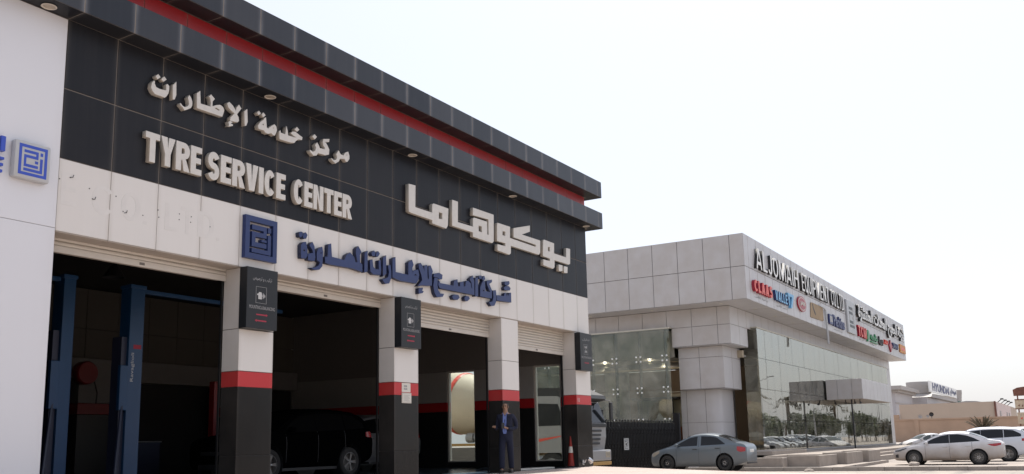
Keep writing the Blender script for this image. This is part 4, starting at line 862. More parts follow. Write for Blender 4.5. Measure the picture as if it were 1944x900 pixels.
for a, b_, c, d in EMB[4:]:
    q = MB(); q.box(69.7 + a * 2.4, 69.7 + c * 2.4, YS - .15, YS - .141, 10.42 - d * 2.2, 10.42 - b_ * 2.2); q.build('emblem_bar', M['signblack'] if (c - a) > .3 and (d - b_) < .12 else M['cylgrey'], r)
r = thing('raised_lettering', 'white Arabic company name with black sides at the far end of the band', 'sign', (84, YS, 9.4))
ar_ = '\uFE93\uFEAE\uFEB8\uFE98\uFEE8\uFEE4\uFEDF\uFE8D \uFE95\uFE8D\uFEAA\uFECC\uFEE4\uFEE0\uFEDF \uFEA2\uFEF4\uFEE4\uFEA0\uFEDF\uFE8D \uFE94\uFEDB\uFEAE\uFEB7'
link('lettering', text_mesh('lettering', ar_, 21.0, 1.55, .16, M['lblack'], .035), r, (73.2, YS - .165, 9.1))
link('lettering', text_mesh('lettering', ar_, 21.0, 1.55, .01, M['lwhite'], .03), r, (73.35, YS - .185, 9.1))
r = tsign('red capitals TCM on the lower half of the band', [('\uFEE1\uFE8E\uFEB3 \uFEF2\uFE97', 73.6, 75.4, 7.9, 8.02, M['printgrey'], .004)]); boxletters(r, 'TCM', 72.9, 76.0, 8.12, 8.95, M['cred'], M['cmar'], .24, .16)
r = tsign('green Arabic brand name with a round green mark on the band', [('\uFEEA\uFECC\uFEE3\uFE8E\uFEA7', 78.0, 80.8, 8.25, 8.85, M['cgreen'], .12), ('\uFE94\uFEF3\uFEAF\uFE8D\uFEEE\uFEAD', 77.8, 79.8, 7.88, 8.0, M['printgrey'], .004)])
q = MB(); q.lathe([(.001, 0), (.36, 0), (.40, .04), (.40, .13)], (77.0, YS - .14, 8.55), 'y', 20); q.cbox(76.5, 76.75, YS - .14, YS - .01, 8.0, 8.9, .02); q.build('round_mark', M['cgreen'], r)
q = MB(); q.box(77.9, 80.6, YS - .13, YS - .01, 8.08, 8.16); q.build('underline', M['cgreen'], r)
r = tsign('black Arabic word with red marks between green name and red diamond', [('\uFEEA\uFEB4\uFEE3', 81.3, 83.2, 8.15, 8.85, M['lblack'], .12), ('\uFEAD\uFEAD\uFEAD', 83.8, 85.6, 8.4, 8.8, M['cred'], .12)])
r = tsign('red diamond with dark word SANY near the end of the band', [('SANY', 88.0, 90.8, 8.35, 8.85, M['cnavy'], .12)])
q = MB(); q.prism([(86.1, 8.42), (86.8, 8.95), (87.6, 8.42), (86.8, 7.9)], YS - .13, YS - .01); q.build('diamond', M['cmar'], r)
r = thing('orange_badge', 'orange badge at the very far end of the band', 'sign', (93.3, YS, 8.6))
q = MB(); q.cbox(91.8, 94.9, YS - .12, YS - .01, 8.25, 9.02, .05); q.build('badge', M['corange'], r)
q = MB(); q.box(92.4, 94.3, YS - .126, YS - .121, 8.5, 8.75); q.build('badge_stripe', M['cred'], r)
# ------------------------------------------------------------------ cars
def paint(name, col, dust=(.36, .29, .22), amt=.5, zlo=.25, zhi=.95, metal=.0, rough=.32):
    """car paint with road dust settled on the lower body"""
    m, t, b = _pm(name); N = t.nodes.new; L = t.links.new
    tc = N('ShaderNodeTexCoord'); sp = N('ShaderNodeSeparateXYZ'); L(tc.outputs['Object'], sp.inputs[0])
    n = N('ShaderNodeTexNoise'); n.inputs['Scale'].default_value = 2.2; n.inputs['Detail'].default_value = 6; L(tc.outputs['Object'], n.inputs['Vector'])
    a = N('ShaderNodeMath'); a.operation = 'MULTIPLY_ADD'; L(n.outputs['Fac'], a.inputs[0]); a.inputs[1].default_value = .5; L(sp.outputs['Z'], a.inputs[2])
    mr = N('ShaderNodeMapRange'); L(a.outputs[0], mr.inputs[0]); mr.inputs[1].default_value = zhi + .2; mr.inputs[2].default_value = zlo + .2; mr.inputs[3].default_value = .06; mr.inputs[4].default_value = amt
    mx = N('ShaderNodeMix'); mx.data_type = 'RGBA'; L(mr.outputs[0], mx.inputs[0]); mx.inputs[6].default_value = (*col, 1); mx.inputs[7].default_value = (*dust, 1); L(mx.outputs[2], b.inputs['Base Color'])
    r2 = N('ShaderNodeMapRange'); L(mr.outputs[0], r2.inputs[0]); r2.inputs[3].default_value = rough; r2.inputs[4].default_value = .8; L(r2.outputs[0], b.inputs['Roughness'])
    b.inputs['Metallic'].default_value = metal; b.inputs['Coat Weight'].default_value = .35; b.inputs['Coat Roughness'].default_value = .15
    return m
M['p_white'] = paint('dusty white paint', (.64, .64, .66), (.21, .155, .11), .92, .30, 1.15)
M['p_blue'] = paint('dusty grey blue paint', (.10, .128, .155), (.14, .13, .115), .6, .2, .9, .2)
M['p_suv'] = paint('pale silver white paint', (.55, .58, .63), (.45, .4, .35), .25)
M['p_black'] = mat('black paint', (.002, .002, .0022), .9, spec=.0)
M['blackglass'] = mat('black car glass', (.002, .002, .0022), .6, spec=.03)
M['p_silver'] = paint('silver paint', (.42, .43, .44), (.35, .3, .26), .3, metal=.3)
M['carglass'] = mat('tinted car glass', (.012, .014, .017), .06, var=.1, spec=.25)
M['carglass_l'] = mat('clear car glass over pale cabin', (.07, .085, .085), .06, var=.3, scale=2, spec=.3)
M['taillight'] = mat('tail light red', (.30, .010, .015), .2, coat=.3)
M['headlight'] = mat('headlamp glass', (.30, .27, .22), .15, coat=.3)
M['headdark'] = mat('smoked headlamp', (.045, .045, .045), .15, coat=.4)
M['rim'] = mat('dusty grey alloy', (.19, .18, .17), .45, metal=.5)
M['plate'] = mat('number plate', (.6, .6, .58), .5)
def smooth_curve(pts, x):
    """monotone cubic through control points (x ascending)"""
    if x <= pts[0][0]: return pts[0][1]
    for i in range(len(pts) - 1):
        x0, y0 = pts[i]; x1, y1 = pts[i + 1]
        if x <= x1:
            def sl(j):
                if j <= 0 or j >= len(pts) - 1:
                    j0 = max(0, min(j, len(pts) - 2)); return (pts[j0 + 1][1] - pts[j0][1]) / (pts[j0 + 1][0] - pts[j0][0])
                a = (pts[j][1] - pts[j - 1][1]) / (pts[j][0] - pts[j - 1][0]); c = (pts[j + 1][1] - pts[j][1]) / (pts[j + 1][0] - pts[j][0])
                return 0 if a * c <= 0 else 2 * a * c / (a + c)
            h = x1 - x0; t = (x - x0) / h
            return (2 * t ** 3 - 3 * t * t + 1) * y0 + (t ** 3 - 2 * t * t + t) * h * sl(i) + (-2 * t ** 3 + 3 * t * t) * y1 + (t ** 3 - t * t) * h * sl(i + 1)
    return pts[-1][1]
class CarShape:
    """x along the car (front at 0, tail at L), z up from the ground, y half widths"""
    def __init__(s, d): s.__dict__.update(d)
    def half(s, x):
        w = smooth_curve(s.plan, x); return w
    def section(s, x):
        W = s.half(x); zl = smooth_curve(s.under, x); zb = smooth_curve(s.belt, x); zr = max(smooth_curve(s.roof, x), zb + .012)
        g = zr - zb; k = min(1, g / .45)
        wr = W * (.94 - .21 * k)
        p = [(W * .90, zl), (W * .965, zl + .07), (W * .985, zl + (zb - zl) * .28), (W * .985, zl + (zb - zl) * .42), (W, zl + (zb - zl) * .60), (W * .995, zl + (zb - zl) * .78), (W * .975, zb - .055), (W * .945, zb)]
        for t in (.12, .32, .55, .78, .90): p.append((W * .93 + (wr - W * .93) * t, zb + g * t * 1.0))
        p += [(wr * .90, zb + g * .975), (wr * .62, zr + .0 + .012 * k), (wr * .3, zr + .02 * k + .008), (0, zr + .024 * k + .01)]
        return p
    def y_at(s, x, z):
        p = s.section(x)
        for (y0, z0), (y1, z1) in zip(p, p[1:]):
            if z0 <= z <= z1 and z1 > z0: return y0 + (y1 - y0) * (z - z0) / (z1 - z0)
        return p[0][0] if z < p[0][1] else p[-4][0]
def grid_patch(shape, poly, sgn, off, nx=14, nz=5):
    """conforming side panel over the polygon given by lower and upper (x,z) lines"""
    lo, hi = poly; b = MB(); x0 = max(lo[0][0], hi[0][0]); x1 = min(lo[-1][0], hi[-1][0]); vs = []
    def ln(pts, x):
        for (a, p), (c, q) in zip(pts, pts[1:]):
            if a <= x <= c: return p + (q - p) * (x - a) / max(c - a, 1e-6)
        return pts[-1][1]
    for i in range(nx + 1):
        x = x0 + (x1 - x0) * i / nx; za, zb = ln(lo, x), ln(hi, x)
        for j in range(nz + 1):
            z = za + (zb - za) * j / nz; vs.append((x, sgn * (shape.y_at(x, z) + off), z))
    fs = [(i * (nz + 1) + j, (i + 1) * (nz + 1) + j, (i + 1) * (nz + 1) + j + 1, i * (nz + 1) + j + 1) for i in range(nx) for j in range(nz)]
    return b.add(vs, fs)
_wheel = {}
def wheel_meshes(r, kind):
    key = (round(r, 3), kind)
    if key in _wheel: return _wheel[key]
    w = .20; rr = r * (.66 if kind != 'steel' else .60)
    t = MB(); t.lathe([(rr, -w / 2 + .01), (rr + .02, -w / 2), (r - .035, -w / 2 + .004), (r - .008, -w / 2 + .025), (r, -w / 2 + .05), (r, w / 2 - .05), (r - .008, w / 2 - .025), (r - .035, w / 2 - .004), (rr + .02, w / 2), (rr, w / 2 - .01)], (0, 0, 0), 'y', 40)
    k = MB(); k.lathe([(rr, -w / 2 + .012), (rr - .012, -w / 2 + .008), (rr - .02, -w / 2 + .03), (rr - .025, .05), (.001, .055)], (0, 0, 0), 'y', 40)
    yf = -w / 2 + .02
    if kind == 'steel':
        k.lathe([(rr - .02, -.04), (rr * .62, -.072), (rr * .45, -.06), (rr * .25, -.065), (.001, -.065)], (0, 0, 0), 'y', 32)
    else:
        n = 10 if kind == 'alloy10' else 5
        for i in range(n):
            a = 2 * math.pi * i / n; tw = .5 if n == 5 else .26
            for da in ((-.10, .10) if n == 5 else (0,)):
                c1, s1 = math.cos(a), math.sin(a); c2, s2 = math.cos(a + da), math.sin(a + da); nn = (-math.sin(a), math.cos(a)); ww = .017 if n == 10 else .02
                p = [(c1 * .04 - nn[0] * ww, s1 * .04 - nn[1] * ww), (c1 * .04 + nn[0] * ww, s1 * .04 + nn[1] * ww), (c2 * (rr - .015) + nn[0] * ww * .8, s2 * (rr - .015) + nn[1] * ww * .8), (c2 * (rr - .015) - nn[0] * ww * .8, s2 * (rr - .015) - nn[1] * ww * .8)]
                k.prism(p, yf + .001 * (i % 2) + .0015 * (da > 0), yf + .035)
        k.lathe([(.001, yf - .012), (.045, yf - .008), (.05, yf + .03)], (0, 0, 0), 'y', 16)
    bolts = MB()
    for i in range(5):
        a = 2 * math.pi * i / 5; bolts.lathe([(.001, -.085), (.012, -.083), (.012, -.06)], (.055 * math.cos(a), 0, .055 * math.sin(a)), 'y', 6)
    rimmat = M['blackmetal'] if kind == 'steel' else (M['chrome'] if kind == 'chrome5' else M['rim'])
    _wheel[key] = (t.mesh('tyre', M['rubber'], 40), k.mesh('rim', rimmat, 30), bolts.mesh('wheel_bolt', M['chrome']))
    return _wheel[key]
def make_car(name, label, cat, S, pm, glass, group=None, wheel='alloy10', lights=True, handle_m=None):
    root = link(name, None, None, (0, 0, 0), label, cat, group); s = CarShape(S); Lg = S['L']
    # body shell: dense loft, wheel arches cut by boolean
    xs_ = sorted(set([0.0, .03, .08, .15, Lg - .15, Lg - .08, Lg - .03, Lg] + [Lg * i / 46 for i in range(1, 46)]))
    b = MB(); secs = []
    for x in xs_:
        p = s.section(x); ring = [(x, y, z) for y, z in p] + [(x, -y, z) for y, z in p[-2::-1]]; secs.append(ring)
    n = len(secs[0]); b.v = [q for r_ in secs for q in r_]
    for i in range(len(secs) - 1):
        for k in range(n): b.f.append((i * n + k, i * n + (k + 1) % n, (i + 1) * n + (k + 1) % n, (i + 1) * n + k)); b.mi.append(0)
    b.f.append(tuple(range(n - 1, -1, -1))); b.f.append(tuple((len(secs) - 1) * n + k for k in range(n))); b.mi += [0, 0]
    me = b.mesh('body', [pm, M['plastic']])
    body = bpy.data.objects.new('body', me); COL.objects.link(body)
    cutters = []
    for xa in S['axles']:
        c = MB(); ra = S['r'] + .065; c.lathe([(.0001, -.26), (ra, -.26), (ra, .26), (.0001, .26)], (0, 0, 0), 'y', 36)
        for sg_ in (-1, 1):
            o = bpy.data.objects.new('cut', c.mesh('cut', M['plastic'])); COL.objects.link(o); o.location = (xa, sg_ * (s.half(xa) - .02), S['r'] + .015); cutters.append(o)
            md = body.modifiers.new('b', 'BOOLEAN'); md.operation = 'DIFFERENCE'; md.solver = 'EXACT'; md.object = o
    dg = bpy.context.evaluated_depsgraph_get(); dg.update()
    me2 = bpy.data.meshes.new_from_object(body.evaluated_get(dg)); bpy.data.objects.remove(body)
    for o in cutters: bpy.data.objects.remove(o)
    me2.name = 'body'
    me2.polygons.foreach_set('use_smooth', [True] * len(me2.polygons)); me2.set_sharp_from_angle(angle=R_(42))
    link('body', me2, root)
    def part(nm, mb, m, parent=root, sm=True): return link(nm, mb.mesh(nm, m, 40 if sm else False), parent)
    # liners
    for xa in S['axles']:
        for sg_ in (-1, 1):
            q = MB(); q.lathe([(S['r'] + .058, sg_ * .02), (S['r'] + .058, sg_ * -.30), (.0001, sg_ * -.30)], (xa, sg_ * (s.half(xa) - .03), S['r'] + .015), 'y', 24)
            part('wheel_arch_liner', q, M['plastic'])
    for sg_ in (-1, 1):
        for nm, lo, hi in S['windows']:
            part('side_window', grid_patch(s, (lo, hi), sg_, .004, 16, 4), glass)
        if S.get('seams'):
            for xx, z0, z1 in S['seams']:
                part('door_seam', grid_patch(s, ([(xx, z0), (xx + .012, z0)], [(xx, z1), (xx + .012, z1)]), sg_, .0025, 1, 8), M['plastic'])
        for xx, zz in S['handles']:
            q = MB(); y = s.y_at(xx, zz); q.cbox(xx, xx + .20, sg_ * y - .0, sg_ * (y + .035), zz - .014, zz + .014, .008) if sg_ > 0 else q.cbox(xx, xx + .20, sg_ * (y + .035), sg_ * y, zz - .014, zz + .014, .008)
            part('door_handle', q, handle_m or pm)
        mx_, mz = S['mirror']; y = s.y_at(mx_, mz)
        q = MB(); q.cbox(mx_ - .06, mx_ + .07, min(sg_ * (y + .02), sg_ * (y + .20)), max(sg_ * (y + .02), sg_ * (y + .20)), mz, mz + .12, .035); part('mirror', q, pm)
        if lights:
            for lo, hi in S['tail']: part('tail_light', grid_patch(s, (lo, hi), sg_, .006, 8, 4), M['taillight'])
            for lo, hi in S['head']: part('headlight', grid_patch(s, (lo, hi), sg_, .006, 8, 4), S.get('hm') or M['headlight'])
            if S.get('fog'): part('fog_lamp_recess', grid_patch(s, S['fog'], sg_, .005, 3, 3), M['plastic'])
        q = grid_patch(s, ([(S['axles'][0] + .42, .205), (S['axles'][1] - .42, .205)], [(S['axles'][0] + .42, .27), (S['axles'][1] - .42, .27)]), sg_, .012, 10, 2); part('sill_trim', q, pm if S.get('psill') else M['plastic'])
    def cross(xa, xb, t0, t1, nm, m, n_=8):
        idx = list(range(9, 17)); q = MB(); vs = []
        for i in range(n_ + 1):
            x = xa + (xb - xa) * i / n_; p = s.section(x); prof = [p[k] for k in (11, 12, 13, 14, 15, 16)] if False else p[12:]
            ring = [(x, y * .985, z) for y, z in prof] + [(x, -y * .985, z) for y, z in prof[-2::-1]]
            vs += [(a, c, d + .006) for a, c, d in ring]
        k = len(ring)
        fs = [(i * k + j, i * k + j + 1, (i + 1) * k + j + 1, (i + 1) * k + j) for i in range(n_) for j in range(k - 1)]
        q.add(vs, fs); part(nm, q, m)
    cross(*S['ws'], 0, 1, 'windscreen', glass); cross(*S['rw'], 0, 1, 'rear_window', glass)
    # front and rear faces
    zf = smooth_curve(S['belt'], 0); q = MB(); wf = s.half(0) * .55
    q.cbox(-.018, .02, -wf, wf, .28, .40, .01); part('lower_grille', q, M['plastic'])
    q = MB(); q.cbox(-.014, .02, -wf * .8, wf * .8, zf - .18, zf - .10, .008); part('grille', q, M['plastic'])
    q = MB(); q.cbox(Lg - .01, Lg + .012, -.26, .26, S['platez'], S['platez'] + .12, .004); part('number_plate', q, M['plate'])
    q = MB(); q.cbox(Lg - .04, Lg + .02, -s.half(Lg) * .9, s.half(Lg) * .9, .27, .33, .012); part('rear_bumper_trim', q, M['plastic'])
    ty, rm, bo = wheel_meshes(S['r'], wheel)
    for xa in S['axles']:
        for sg_ in (-1, 1):
            w_ = link('wheel', None, root, (xa, sg_ * (s.half(xa) - .105), S['r']))
            if sg_ > 0: w_.rotation_euler = (0, 0, math.pi)
            for nm, m_ in (('tyre', ty), ('rim', rm), ('wheel_bolt', bo)):
                c = bpy.data.objects.new(nm, m_); COL.objects.link(c); c.parent = w_
    return root
SEDAN = dict(hm=M['headdark'], fog=([(.10, .34), (.24, .33)], [(.10, .46), (.24, .50)]), L=4.62, r=.318, axles=(.92, 3.62),
    plan=[(0, .62), (.08, .72), (.35, .84), (.8, .875), (1.6, .885), (3.4, .885), (4.1, .85), (4.45, .77), (4.62, .70)],
    under=[(0, .30), (.15, .21), (.6, .19), (4.0, .20), (4.4, .26), (4.62, .33)],
    belt=[(0, .60), (.06, .66), (.25, .74), (.7, .83), (1.15, .90), (1.6, .925), (2.6, .955), (3.4, .99), (3.9, 1.035), (4.3, 1.045), (4.5, 1.0), (4.62, .90)],
    roof=[(0, .60), (.25, .76), (.7, .88), (1.12, .965), (1.3, 1.04), (1.75, 1.27), (2.1, 1.405), (2.5, 1.465), (2.9, 1.465), (3.3, 1.40), (3.75, 1.245), (4.1, 1.10), (4.3, 1.065), (4.5, 1.03), (4.62, .91)],
    windows=[('a', [(1.36, .945), (2.46, .975)], [(1.36, .96), (1.75, 1.17), (2.1, 1.30), (2.46, 1.365)]), ('b', [(2.47, .977), (3.42, 1.01)], [(2.47, 1.363), (2.85, 1.365), (3.2, 1.29), (3.50, 1.16), (3.74, 1.06)])],
    seams=[(1.42, .30, .90), (2.445, .28, 1.0), (3.38, .55, 1.0)], handles=[(2.16, .80), (3.12, .83)], mirror=(1.50, .94),
    tail=[([(4.02, .895), (4.15, .83), (4.32, .80), (4.56, .86)], [(4.02, .90), (4.3, .925), (4.56, .95)])],
    head=[([(.10, .60), (.3, .62), (.62, .74)], [(.10, .66), (.3, .70), (.62, .785)])],
    ws=(1.22, 2.02), rw=(3.30, 4.02), platez=.62, psill=True)
SEDAN['windows'][1] = ('b', [(2.475, .977), (3.72, 1.04)], [(2.475, 1.363), (2.85, 1.365), (3.2, 1.30), (3.5, 1.18), (3.72, 1.055)])
YARIS = dict(L=4.30, r=.318, axles=(.83, 3.38),
    plan=[(0, .60), (.08, .70), (.35, .81), (.8, .84), (1.6, .845), (3.3, .845), (3.9, .81), (4.15, .74), (4.30, .68)],
    under=[(0, .30), (.15, .20), (.6, .18), (3.7, .19), (4.05, .28), (4.30, .36)],
    belt=[(0, .58), (.06, .68), (.25, .78), (.7, .89), (1.05, .95), (1.5, .97), (2.4, 1.0), (3.2, 1.03), (3.7, 1.06), (4.0, 1.07), (4.2, 1.02), (4.30, .90)],
    roof=[(0, .58), (.25, .79), (.7, .93), (1.0, 1.02), (1.4, 1.22), (1.75, 1.385), (2.1, 1.465), (2.5, 1.49), (2.9, 1.46), (3.3, 1.35), (3.7, 1.19), (3.95, 1.10), (4.15, 1.05), (4.30, .91)],
    windows=[('a', [(1.17, .975), (2.20, 1.01)], [(1.17, .985), (1.5, 1.17), (1.85, 1.33), (2.20, 1.385)]), ('b', [(2.36, 1.015), (3.42, 1.055)], [(2.36, 1.39), (2.75, 1.375), (3.05, 1.33), (3.42, 1.08)])],
    seams=[(1.26, .30, .95), (2.26, .26, 1.38), (3.22, .62, 1.0)], handles=[(2.0, .87), (3.0, .90)], mirror=(1.32, .98),
    tail=[([(3.93, .80), (4.06, .74), (4.26, .77)], [(3.93, .96), (4.08, .955), (4.26, .91)])],
    head=[([(.08, .60), (.2, .58), (.48, .72)], [(.08, .70), (.25, .77), (.48, .85)])],
    ws=(1.12, 1.85), rw=(3.12, 3.85), platez=.72, psill=True)
SUVS = dict(L=4.75, r=.36, axles=(.95, 3.70),
    plan=[(0, .66), (.1, .78), (.4, .88), (.9, .92), (3.6, .92), (4.3, .88), (4.6, .82), (4.75, .76)],
    under=[(0, .36), (.2, .28), (.7, .27), (4.0, .28), (4.5, .36), (4.75, .44)],
    belt=[(0, .78), (.06, .86), (.25, .94), (.8, 1.03), (1.3, 1.07), (2.5, 1.10), (3.6, 1.14), (4.4, 1.18), (4.65, 1.12), (4.75, 1.0)],
    roof=[(0, .78), (.25, .95), (.8, 1.06), (1.15, 1.13), (1.6, 1.38), (2.0, 1.56), (2.5, 1.65), (3.3, 1.665), (4.0, 1.62), (4.3, 1.54), (4.55, 1.32), (4.68, 1.15), (4.75, 1.02)],
    windows=[('a', [(1.42, 1.09), (2.545, 1.12)], [(1.42, 1.12), (1.8, 1.36), (2.1, 1.49), (2.545, 1.545)]), ('b', [(2.56, 1.122), (3.56, 1.155)], [(2.56, 1.545), (3.1, 1.56), (3.56, 1.55)]), ('c', [(3.59, 1.16), (4.34, 1.20)], [(3.59, 1.55), (4.0, 1.51), (4.34, 1.32)])],
    seams=[(1.46, .40, 1.06), (2.53, .38, 1.12), (3.50, .6, 1.14)], handles=[(2.22, .95), (3.22, .98)], mirror=(1.58, 1.10),
    tail=[([(4.35, .98), (4.70, .96)], [(4.35, 1.10), (4.70, 1.13)])],
    head=[([(.10, .78), (.3, .78), (.6, .88)], [(.10, .86), (.3, .90), (.6, .97)])],
    ws=(1.28, 1.95), rw=(4.34, 4.62), platez=.80)
def place(car, x, y, z, ang):
    """ang: direction the tail points to"""
    car.location = (x, y, z); car.rotation_euler = (0, 0, R_(ang)); return car
corolla = make_car('parked_car', 'dusty white sedan parked nose left by the kerb with a red tail light', 'car', SEDAN, M['p_white'], M['carglass'], None, 'alloy10')
place(corolla, 48.05, 7.87, -.655, -90)
yaris = make_car('parked_car', 'dusty grey blue compact sedan parked before the corner column of the showroom', 'car', YARIS, M['p_blue'], M['carglass'], None, 'steel', handle_m=M['plastic'])
place(yaris, 37.75, 15.78, -.54, -90); yaris.scale = (.96, 1, 1)
suv = make_car('parked_car', 'pale silver estate car parked right behind the white sedan at the picture edge', 'car', SUVS, M['p_suv'], M['carglass'], None, 'alloy5')
place(suv, 53.3, 7.1, -.66, -90)
blk = make_car('parked_car', 'black car with grey alloy wheels standing in the dark second workshop bay', 'car', dict(SUVS, hm=M['headdark']), M['p_black'], M['blackglass'], None, 'alloy5')
place(blk, 14.65, 16.9, 0, 0)
index_children()
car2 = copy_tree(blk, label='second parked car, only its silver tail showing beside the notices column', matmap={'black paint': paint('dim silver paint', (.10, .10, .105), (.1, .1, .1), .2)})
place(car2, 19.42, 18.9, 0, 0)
far1 = copy_tree(yaris, label='small white car seen between the showroom glass and the white sedan', matmap={'dusty grey blue paint': M['p_white'], 'tinted car glass': M['carglass_l']}); place(far1, 82, 12.9, -.70, -55)
far2 = copy_tree(suv, label='white car peeking out rightmost behind the silver estate car', matmap={'pale silver white paint': M['p_white']}); place(far2, 59.0, 6.2, -.66, -90)
rc = random.Random(5)
src = [(corolla, 'dusty white paint'), (yaris, 'dusty grey blue paint'), (suv, 'pale silver white paint')]
pal = [M['p_white'], M['p_silver'], M['p_suv'], M['p_white'], M['p_blue']]
for i in range(14):
    s_, mn = src[rc.randrange(3)]
    c = copy_tree(s_, label='pale car in the parked row mirrored in the showroom glass', matmap={mn: pal[rc.randrange(5)]})
    c['group'] = 'parked cars mirrored in the showroom glass'
    place(c, 63.5 + i * 3.3, 6.2 + rc.uniform(-.3, .3) - .0, -.66, -90)
for i in range(16):
    s_, mn = src[rc.randrange(3)]
    c = copy_tree(s_, label='pale car in the parked row mirrored in the showroom glass', matmap={mn: pal[rc.randrange(5)]})
    c['group'] = 'parked cars mirrored in the showroom glass'
    place(c, 70 + i * 6.5, -6.5 + rc.uniform(-.3, .3), -.66, rc.choice((0, 180)) if False else 180)
# ------------------------------------------------------------------ person by the third column
M['skin'] = mat('skin', (.30, .17, .11), .55, var=.12, scale=20)
M['suit'] = mat('navy suit cloth', (.010, .013, .032), .9, var=.2, scale=14, bump=.1)
M['shirt'] = mat('blue shirt cloth', (.16, .22, .50), .8)
M['hair'] = mat('grey black hair', (.05, .045, .042), .8)
M['shoe'] = mat('black leather', (.015, .013, .012), .4)
M['phone'] = mat('phone body', (.02, .02, .025), .2)
def skin(name, V, E_, m, parent, sub=2):
    """V: (x,y,z,rx,ry)"""
    me = bpy.data.meshes.new(name); me.from_pydata([v[:3] for v in V], E_, []); ob = bpy.data.objects.new(name, me); COL.objects.link(ob)
    md = ob.modifiers.new('s', 'SKIN'); md.use_smooth_shade = True
    lay = me.skin_vertices[0].data if me.skin_vertices else None
    if lay is None:
        bpy.context.view_layer.update(); lay = me.skin_vertices[0].data
    for i, v in enumerate(V): lay[i].radius = (v[3], v[4] if len(v) > 4 else v[3]); lay[i].use_root = (i == 0)
    sb = ob.modifiers.new('u', 'SUBSURF'); sb.levels = sub; sb.render_levels = sub
    dg = bpy.context.evaluated_depsgraph_get(); dg.update()
    res = bpy.data.meshes.new_from_object(ob.evaluated_get(dg)); bpy.data.objects.remove(ob)
    res.name = name; res.materials.clear(); res.materials.append(m)
    res.polygons.foreach_set('use_smooth', [True] * len(res.polygons))
    return link(name, res, parent)
def person():
    r = link('person', None, None, (0, 0, 0), 'balding man in navy suit and open blue shirt holding a phone by the third column', 'person')
    # local frame: faces -y, his left is +x
    V = [(0, 0, .95, .12, .09), (0, .01, 1.12, .13, .10), (0, .015, 1.30, .155, .105), (0, .01, 1.42, .11, .08), (0, -.005, 1.50, .052, .055), (0, -.02, 1.57, .055, .06)]
    E_ = [(0, 1), (1, 2), (2, 3), (3, 4), (4, 5)]
    def chain(start, pts):
        p = start
        for q in pts: V.append(q); E_.append((p, len(V) - 1)); p = len(V) - 1
        return p
    # head
    chain(5, [(0, -.03, 1.66, .078, .095), (0, -.02, 1.725, .062, .075)])
    # right arm: forearm lifted forward and out to his right
    a = chain(3, [(-.17, .01, 1.41, .055, .055), (-.21, .03, 1.28, .047, .047), (-.23, .05, 1.13, .040, .040), (-.235, -.08, 1.10, .034, .034), (-.24, -.20, 1.14, .024, .026)])
    a = chain(a, [(-.24, -.245, 1.155, .032, .018)])
    for k in range(4): chain(a, [(-.265 + .018 * k, -.285, 1.165, .0095, .0095), (-.265 + .018 * k, -.31 + .003 * k, 1.15, .009, .009), (-.262 + .016 * k, -.318 + .003 * k, 1.125, .008, .008)])
    chain(a, [(-.205, -.255, 1.17, .011, .011), (-.195, -.285, 1.16, .009, .009)])
    # left arm: phone held before the belly
    a = chain(3, [(.17, .01, 1.41, .055, .055), (.235, .05, 1.27, .047, .047), (.25, .06, 1.12, .040, .040), (.15, -.07, 1.08, .034, .034), (.06, -.16, 1.11, .024, .026)])
    a = chain(a, [(.02, -.195, 1.125, .030, .018)])
    for k in range(4): chain(a, [(-.015, -.215 - .004 * k, 1.155 - .018 * k, .0095, .0095), (-.04, -.205 - .004 * k, 1.155 - .018 * k, .009, .009)])
    chain(a, [(.005, -.20, 1.165, .011, .011), (-.02, -.21, 1.175, .009, .009)])
    # legs: short stride
    for sx, fy in ((-1, -.13), (1, .14)):
        chain(0, [(sx * .09, .0 + fy * .1, .86, .088, .09), (sx * .095, fy * .45 - .01, .50, .058, .062), (sx * .09, fy * .9 + .01, .12, .040, .042), (sx * .09, fy * 1.0 - .02, .055, .04, .04), (sx * .095, fy * 1.0 - .13, .035, .038, .03)])
    skin('body', V, E_, M['skin'], r)
    # trousers
    V2 = [(0, 0, 1.02, .125, .10), (0, 0, .93, .14, .11)]; E2 = [(0, 1)]
    for sx, fy in ((-1, -.13), (1, .14)):
        p = 1
        for q in [(sx * .085, fy * .1, .84, .105, .105), (sx * .095, fy * .45 - .01, .50, .078, .085), (sx * .092, fy * .85 + .01, .20, .068, .075), (sx * .092, fy * .95 + .01, .085, .068, .075)]:
            V2.append(q); E2.append((p, len(V2) - 1)); p = len(V2) - 1
    skin('trousers', V2, E2, M['suit'], r)
    # jacket
    V3 = [(0, .01, .74, .215, .15), (0, .01, .98, .19, .138), (0, .01, 1.12, .185, .135), (0, .018, 1.30, .205, .135), (0, .015, 1.41, .165, .10), (0, .01, 1.465, .075, .07)]
    E3 = [(i, i + 1) for i in range(5)]
    def ch3(s_, pts):
        p = s_
        for q in pts: V3.append(q); E3.append((p, len(V3) - 1)); p = len(V3) - 1
    ch3(4, [(-.175, .012, 1.405, .072, .07), (-.215, .03, 1.28, .064, .064), (-.235, .052, 1.12, .057, .057), (-.238, -.09, 1.105, .050, .050), (-.24, -.185, 1.135, .042, .042)])
    ch3(4, [(.175, .012, 1.405, .072, .07), (.24, .05, 1.27, .064, .064), (.255, .06, 1.11, .057, .057), (.15, -.08, 1.085, .050, .050), (.085, -.145, 1.105, .042, .042)])
    skin('jacket', V3, E3, M['suit'], r)
    # shirt front between the lapels
    b = MB(); b.prism([(-.055, 1.455), (-.06, 1.36), (-.045, 1.2), (-.05, 1.05), (-.03, .97), (.035, .97), (.05, 1.05), (.045, 1.2), (.06, 1.36), (.055, 1.455), (0, 1.40)], -.138, -.05); b.v = [(x, y + max(0, z - 1.15) * .20, z) for x, y, z in b.v]; b.build('shirt', M['shirt'], r)
